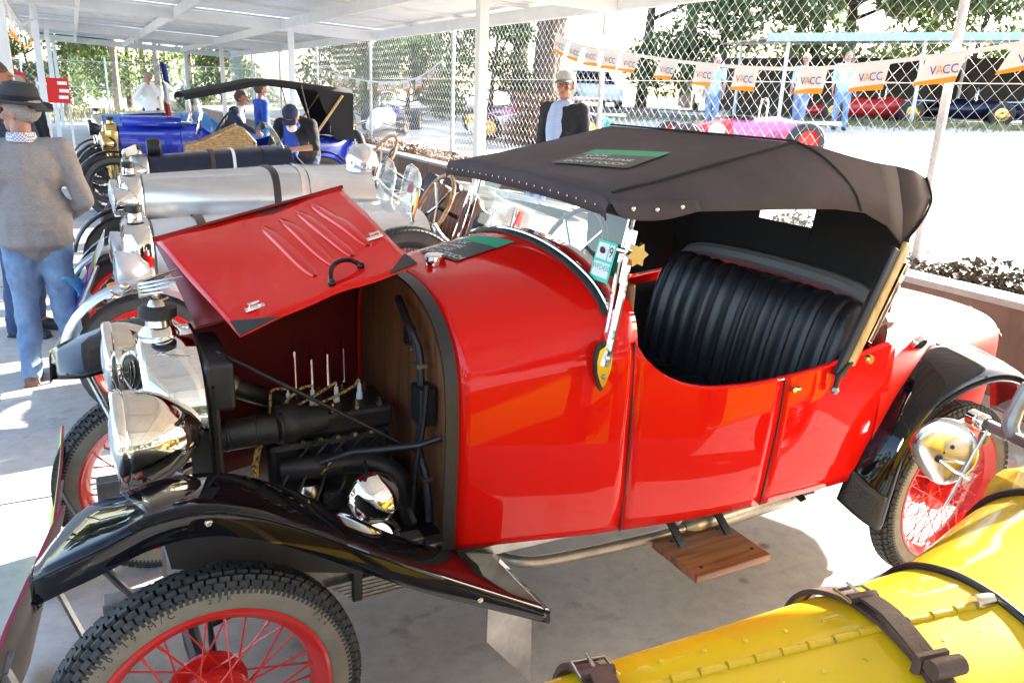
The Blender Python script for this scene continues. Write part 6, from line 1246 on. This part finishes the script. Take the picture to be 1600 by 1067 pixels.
# ---------------------------------------------------------------- bunting
def bunting(label, string_pts, flags, base, w_=.30, h_=.19, text=True, ax=None):
    t = thing('bunting', label, 'bunting', base); B = Vector(base); sp = [p-B for p in spline(string_pts, 6)]
    MB().tube(sp, .006, 5).build('string', WHITEP, t); rb = random.Random(len(flags))
    MB().loft([[p+Vector((0, 0, .012)) for p in sp], [p+Vector((0, 0, -.02)) for p in sp]]).build('tape', FLAGW, t)
    for i, c in enumerate(flags):
        c = Vector(c)-B; i0 = min(range(len(sp)-1), key=lambda k: (sp[k]-c).length); d = (sp[i0+1]-sp[i0]).normalized()
        if ax is not None and d.dot(Vector(ax)) < 0: d = -d
        sk = rb.uniform(.35, 1.2); dn = (Vector((0, 0, -1))-d*sk*.55).normalized(); M4 = frame(c, d, -dn); wv_ = rb.uniform(.4, 1.2)
        def wp_(x, y): return c+d*x+dn*(-y)+M4.to_3x3() @ Vector((0, 0, .02*sin(x*18*wv_+i)*(-y/h_)))
        f = MB(); n = 6
        f.loft([[wp_(lerp(-w_/2, w_/2, k/n), y) for k in range(n+1)] for y in (0, -h_*.5, -h_*.78)], mi=0)
        rg = [[wp_(lerp(-w_/2, w_/2, k/n), -h_*lerp(.86, .74, k/n)) for k in range(n+1)], [wp_(lerp(-w_/2, w_/2, k/n), -h_) for k in range(n+1)]]
        f.loft([[wp_(lerp(-w_/2, w_/2, k/n), -h_*.78) for k in range(n+1)], rg[0]], mi=0); f.loft(rg, mi=1); fo = f.build('flag', [FLAGW, ORNG], t, angle=80)
        if text:
            g = MB(); Mt = M4 @ Matrix.Translation((.01, -h_*.46, .022))
            for s_ in (1, -1):
                pass
            put_text(g, 'V', .085, Mt @ Matrix.Translation((-.085, 0, 0)), 0); put_text(g, 'A', .085, Mt @ Matrix.Translation((-.035, 0, 0)), 1); put_text(g, 'CC', .085, Mt @ Matrix.Translation((.045, 0, 0)), 0); g.build('lettering', [INKB, ORNG], fo, smooth=False)
    return t
X = 5.22
pts = [(X, 6.95, 2.40), (X, 6.3, 2.24), (X, 5.6, 2.16), (X, 5.1, 2.10), (X, 4.4, 2.03), (X, 3.6, 1.975), (X, 3.0, 1.955), (X, 2.5, 1.965), (X, 1.66, 2.03), (X, 1.05, 2.10), (X, .2, 2.25)]
fl_ = [(X, y, interp([(p[1], p[2]) for p in pts[::-1]], y)-.02) for y in (6.75, 6.4, 6.05, 5.65, 5.27, 4.62, 4.05, 3.5, 2.74, 2.17, 1.58, .98)]
bunting('white bunting with VACC lettering and orange edges hung along the fence', pts, fl_, (X, 3.5, 2.0), ax=(0, -1, 0))
pts = [(5.2, 10.4, 2.15), (5.2, 11.6, 1.86), (5.2, 13.4, 1.78), (5.2, 15.6, 1.86), (5.2, 17.2, 2.0)]
bunting('white bunting sagging on the fence left of the white carport post', pts, [(5.2, y, interp([(p[1], p[2]) for p in pts], y)-.02) for y in (10.9, 11.5, 12.1, 12.8, 13.5, 14.2, 15, 15.8, 16.6)], (5.2, 13.5, 1.8), ax=(0, -1, 0))
pts = [(-.62, 5.25, 2.46), (-.6, 7, 2.28), (-.6, 9.2, 2.22), (-.6, 11.2, 2.34), (-.58, 13.25, 2.5)]
bunting('faded bunting strung between the left carport posts', pts, [(-.6, y, interp([(p[1], p[2]) for p in pts], y)-.02) for y in (7.2, 7.9, 8.6, 9.4, 10.2, 11, 11.8)], (-.6, 9, 2.3), w_=.22, h_=.28, text=False, ax=(0, -1, 0))
# French tricolour on the light blue car
fg = thing('tricolour_flag', 'blue white and red flag hanging from a stick behind the blue tourer', 'flag', (1.05, 11.0, 1.0))
MB().tube([(0, 0, 0), (-.05, 0, .95)], .008, 6).build('stick', BLACKS, fg)
f = MB()
for k in range(3): f.loft([[Vector((-.045+.05*u*1.6+.03*v, .03*sin(u*6), .92-.28*(k+v)-.05*u)) for u in (0, .3, .6, 1)] for v in (0, 1)], mi=k)
f.build('cloth', [mat('flag_blue', (.02, .04, .3), .8), WHC, REDC], fg)
# ---------------------------------------------------------------- display boards in front of the cars
def board(label, loc, rz, lean, w_, h_, frontm, round_top=True, legs=True):
    t = thing('display_board', label, 'sign', loc, rz); R = Matrix.Rotation(lean, 4, 'Y')
    ol = [(-w_/2, .02), (w_/2, .02), (w_/2, h_-.06), (w_/2-.02, h_-.02), (w_/2-.07, h_), (-w_/2+.07, h_), (-w_/2+.02, h_-.02), (-w_/2, h_-.06)]
    a = [R @ Vector((0, y, z)) for y, z in ol]; c = [p+R @ Vector((.008, 0, 0)) for p in a]; mb = MB(); mb.loft([a, c], closed=True, mi=2); mb.add(a, [tuple(range(len(a)))], 0); mb.add(c, [tuple(range(len(c)))], 1); mb.build('panel', [frontm, mat('grey_board_back', (.30, .27, .24), .7), PINKC], t, smooth=False)
    if legs:
        for s in (-1, 1): MB().beam(R @ Vector((.012, s*w_*.3, h_*.72)), Vector((h_*.42, s*w_*.3, .01)), .025, .008).build('leg', ALUD, t, smooth=False)
        MB().ball(R @ Vector((.012, w_*.3, h_*.8)), .012, 8).build('bolt', STEEL, t)
        MB().beam(R @ Vector((.014, -w_*.3, .04)), R @ Vector((.014, -w_*.3, h_*.8)), .02, .01).build('batten', ALUD, t, smooth=False)
    return t
board('grey backed display board with maroon edge standing in front of the red roadster', (-.496, -.16, 0), rad(-10.6), rad(17), .655, .575, WHITEC)
bd = board('tall white display board standing behind the grey board', (-.40, .66, 0), 0, rad(12), .34, .52, LIMEC)
d = thing('display_sign', 'violet and lime printed sign hanging in front of the silver car', 'sign', (-.33, 2.86, .0))
R = Matrix.Translation((0, 0, .25)) @ Matrix.Rotation(rad(25), 4, 'Y') @ Matrix.Rotation(rad(8), 4, 'X')
mb = MB()
for z0_, z1_, mi in ((0, .05, 3), (.05, .09, 1), (.09, .36, 0), (.36, .40, 2), (.40, .44, 0), (.44, .48, 2), (.48, .51, 1), (.51, .62, 3)): mb.loft([[R @ Vector((0, -.15, z0_)), R @ Vector((0, .15, z0_))], [R @ Vector((0, -.15, z1_)), R @ Vector((0, .15, z1_))]], mi=mi)
mb.build('printed_panel', [BLUEC, LIMEC, PINKC, WHITEC], d, smooth=False, solid=.004); MB().tube([R @ Vector((.01, .16, .5)), R @ Vector((.02, .1, .2)), R @ Vector((.0, .16, -.25))], .012, 6).build('easel_leg', ALUD, d); MB().tube([R @ Vector((.01, -.16, .5)), R @ Vector((.02, -.16, -.25))], .012, 6).build('easel_leg', ALUD, d)
MB().loft([[Vector((.06+.02*i, -.10+.02*i, .62-.05*i*i*.12)), Vector((.02+.02*i, -.16+.01*i, .60-.05*i*i*.12))] for i in range(7)]).build('ribbon', CYANR, d, solid=.003)
nb = thing('red_notice', 'red and white notice panel beyond the left carport posts', 'sign', (-1.05, 16.0, 0))
MB().box((.58, 0, 1.38), (.5, .03, .46)).build('panel', REDC, nb, smooth=False, bevel=.01)
for x, z in ((.72, 1.52), (.74, 1.38), (.72, 1.26), (.38, 1.5)): MB().box((x, -.02, z), (.16, .008, .06)).build('white_patch', WHITEC, nb, smooth=False)
for x in (.3, .8): MB().tube([(x, .02, 0), (x, .02, 1.6)], .02, 8).build('stake', POSTM, nb)
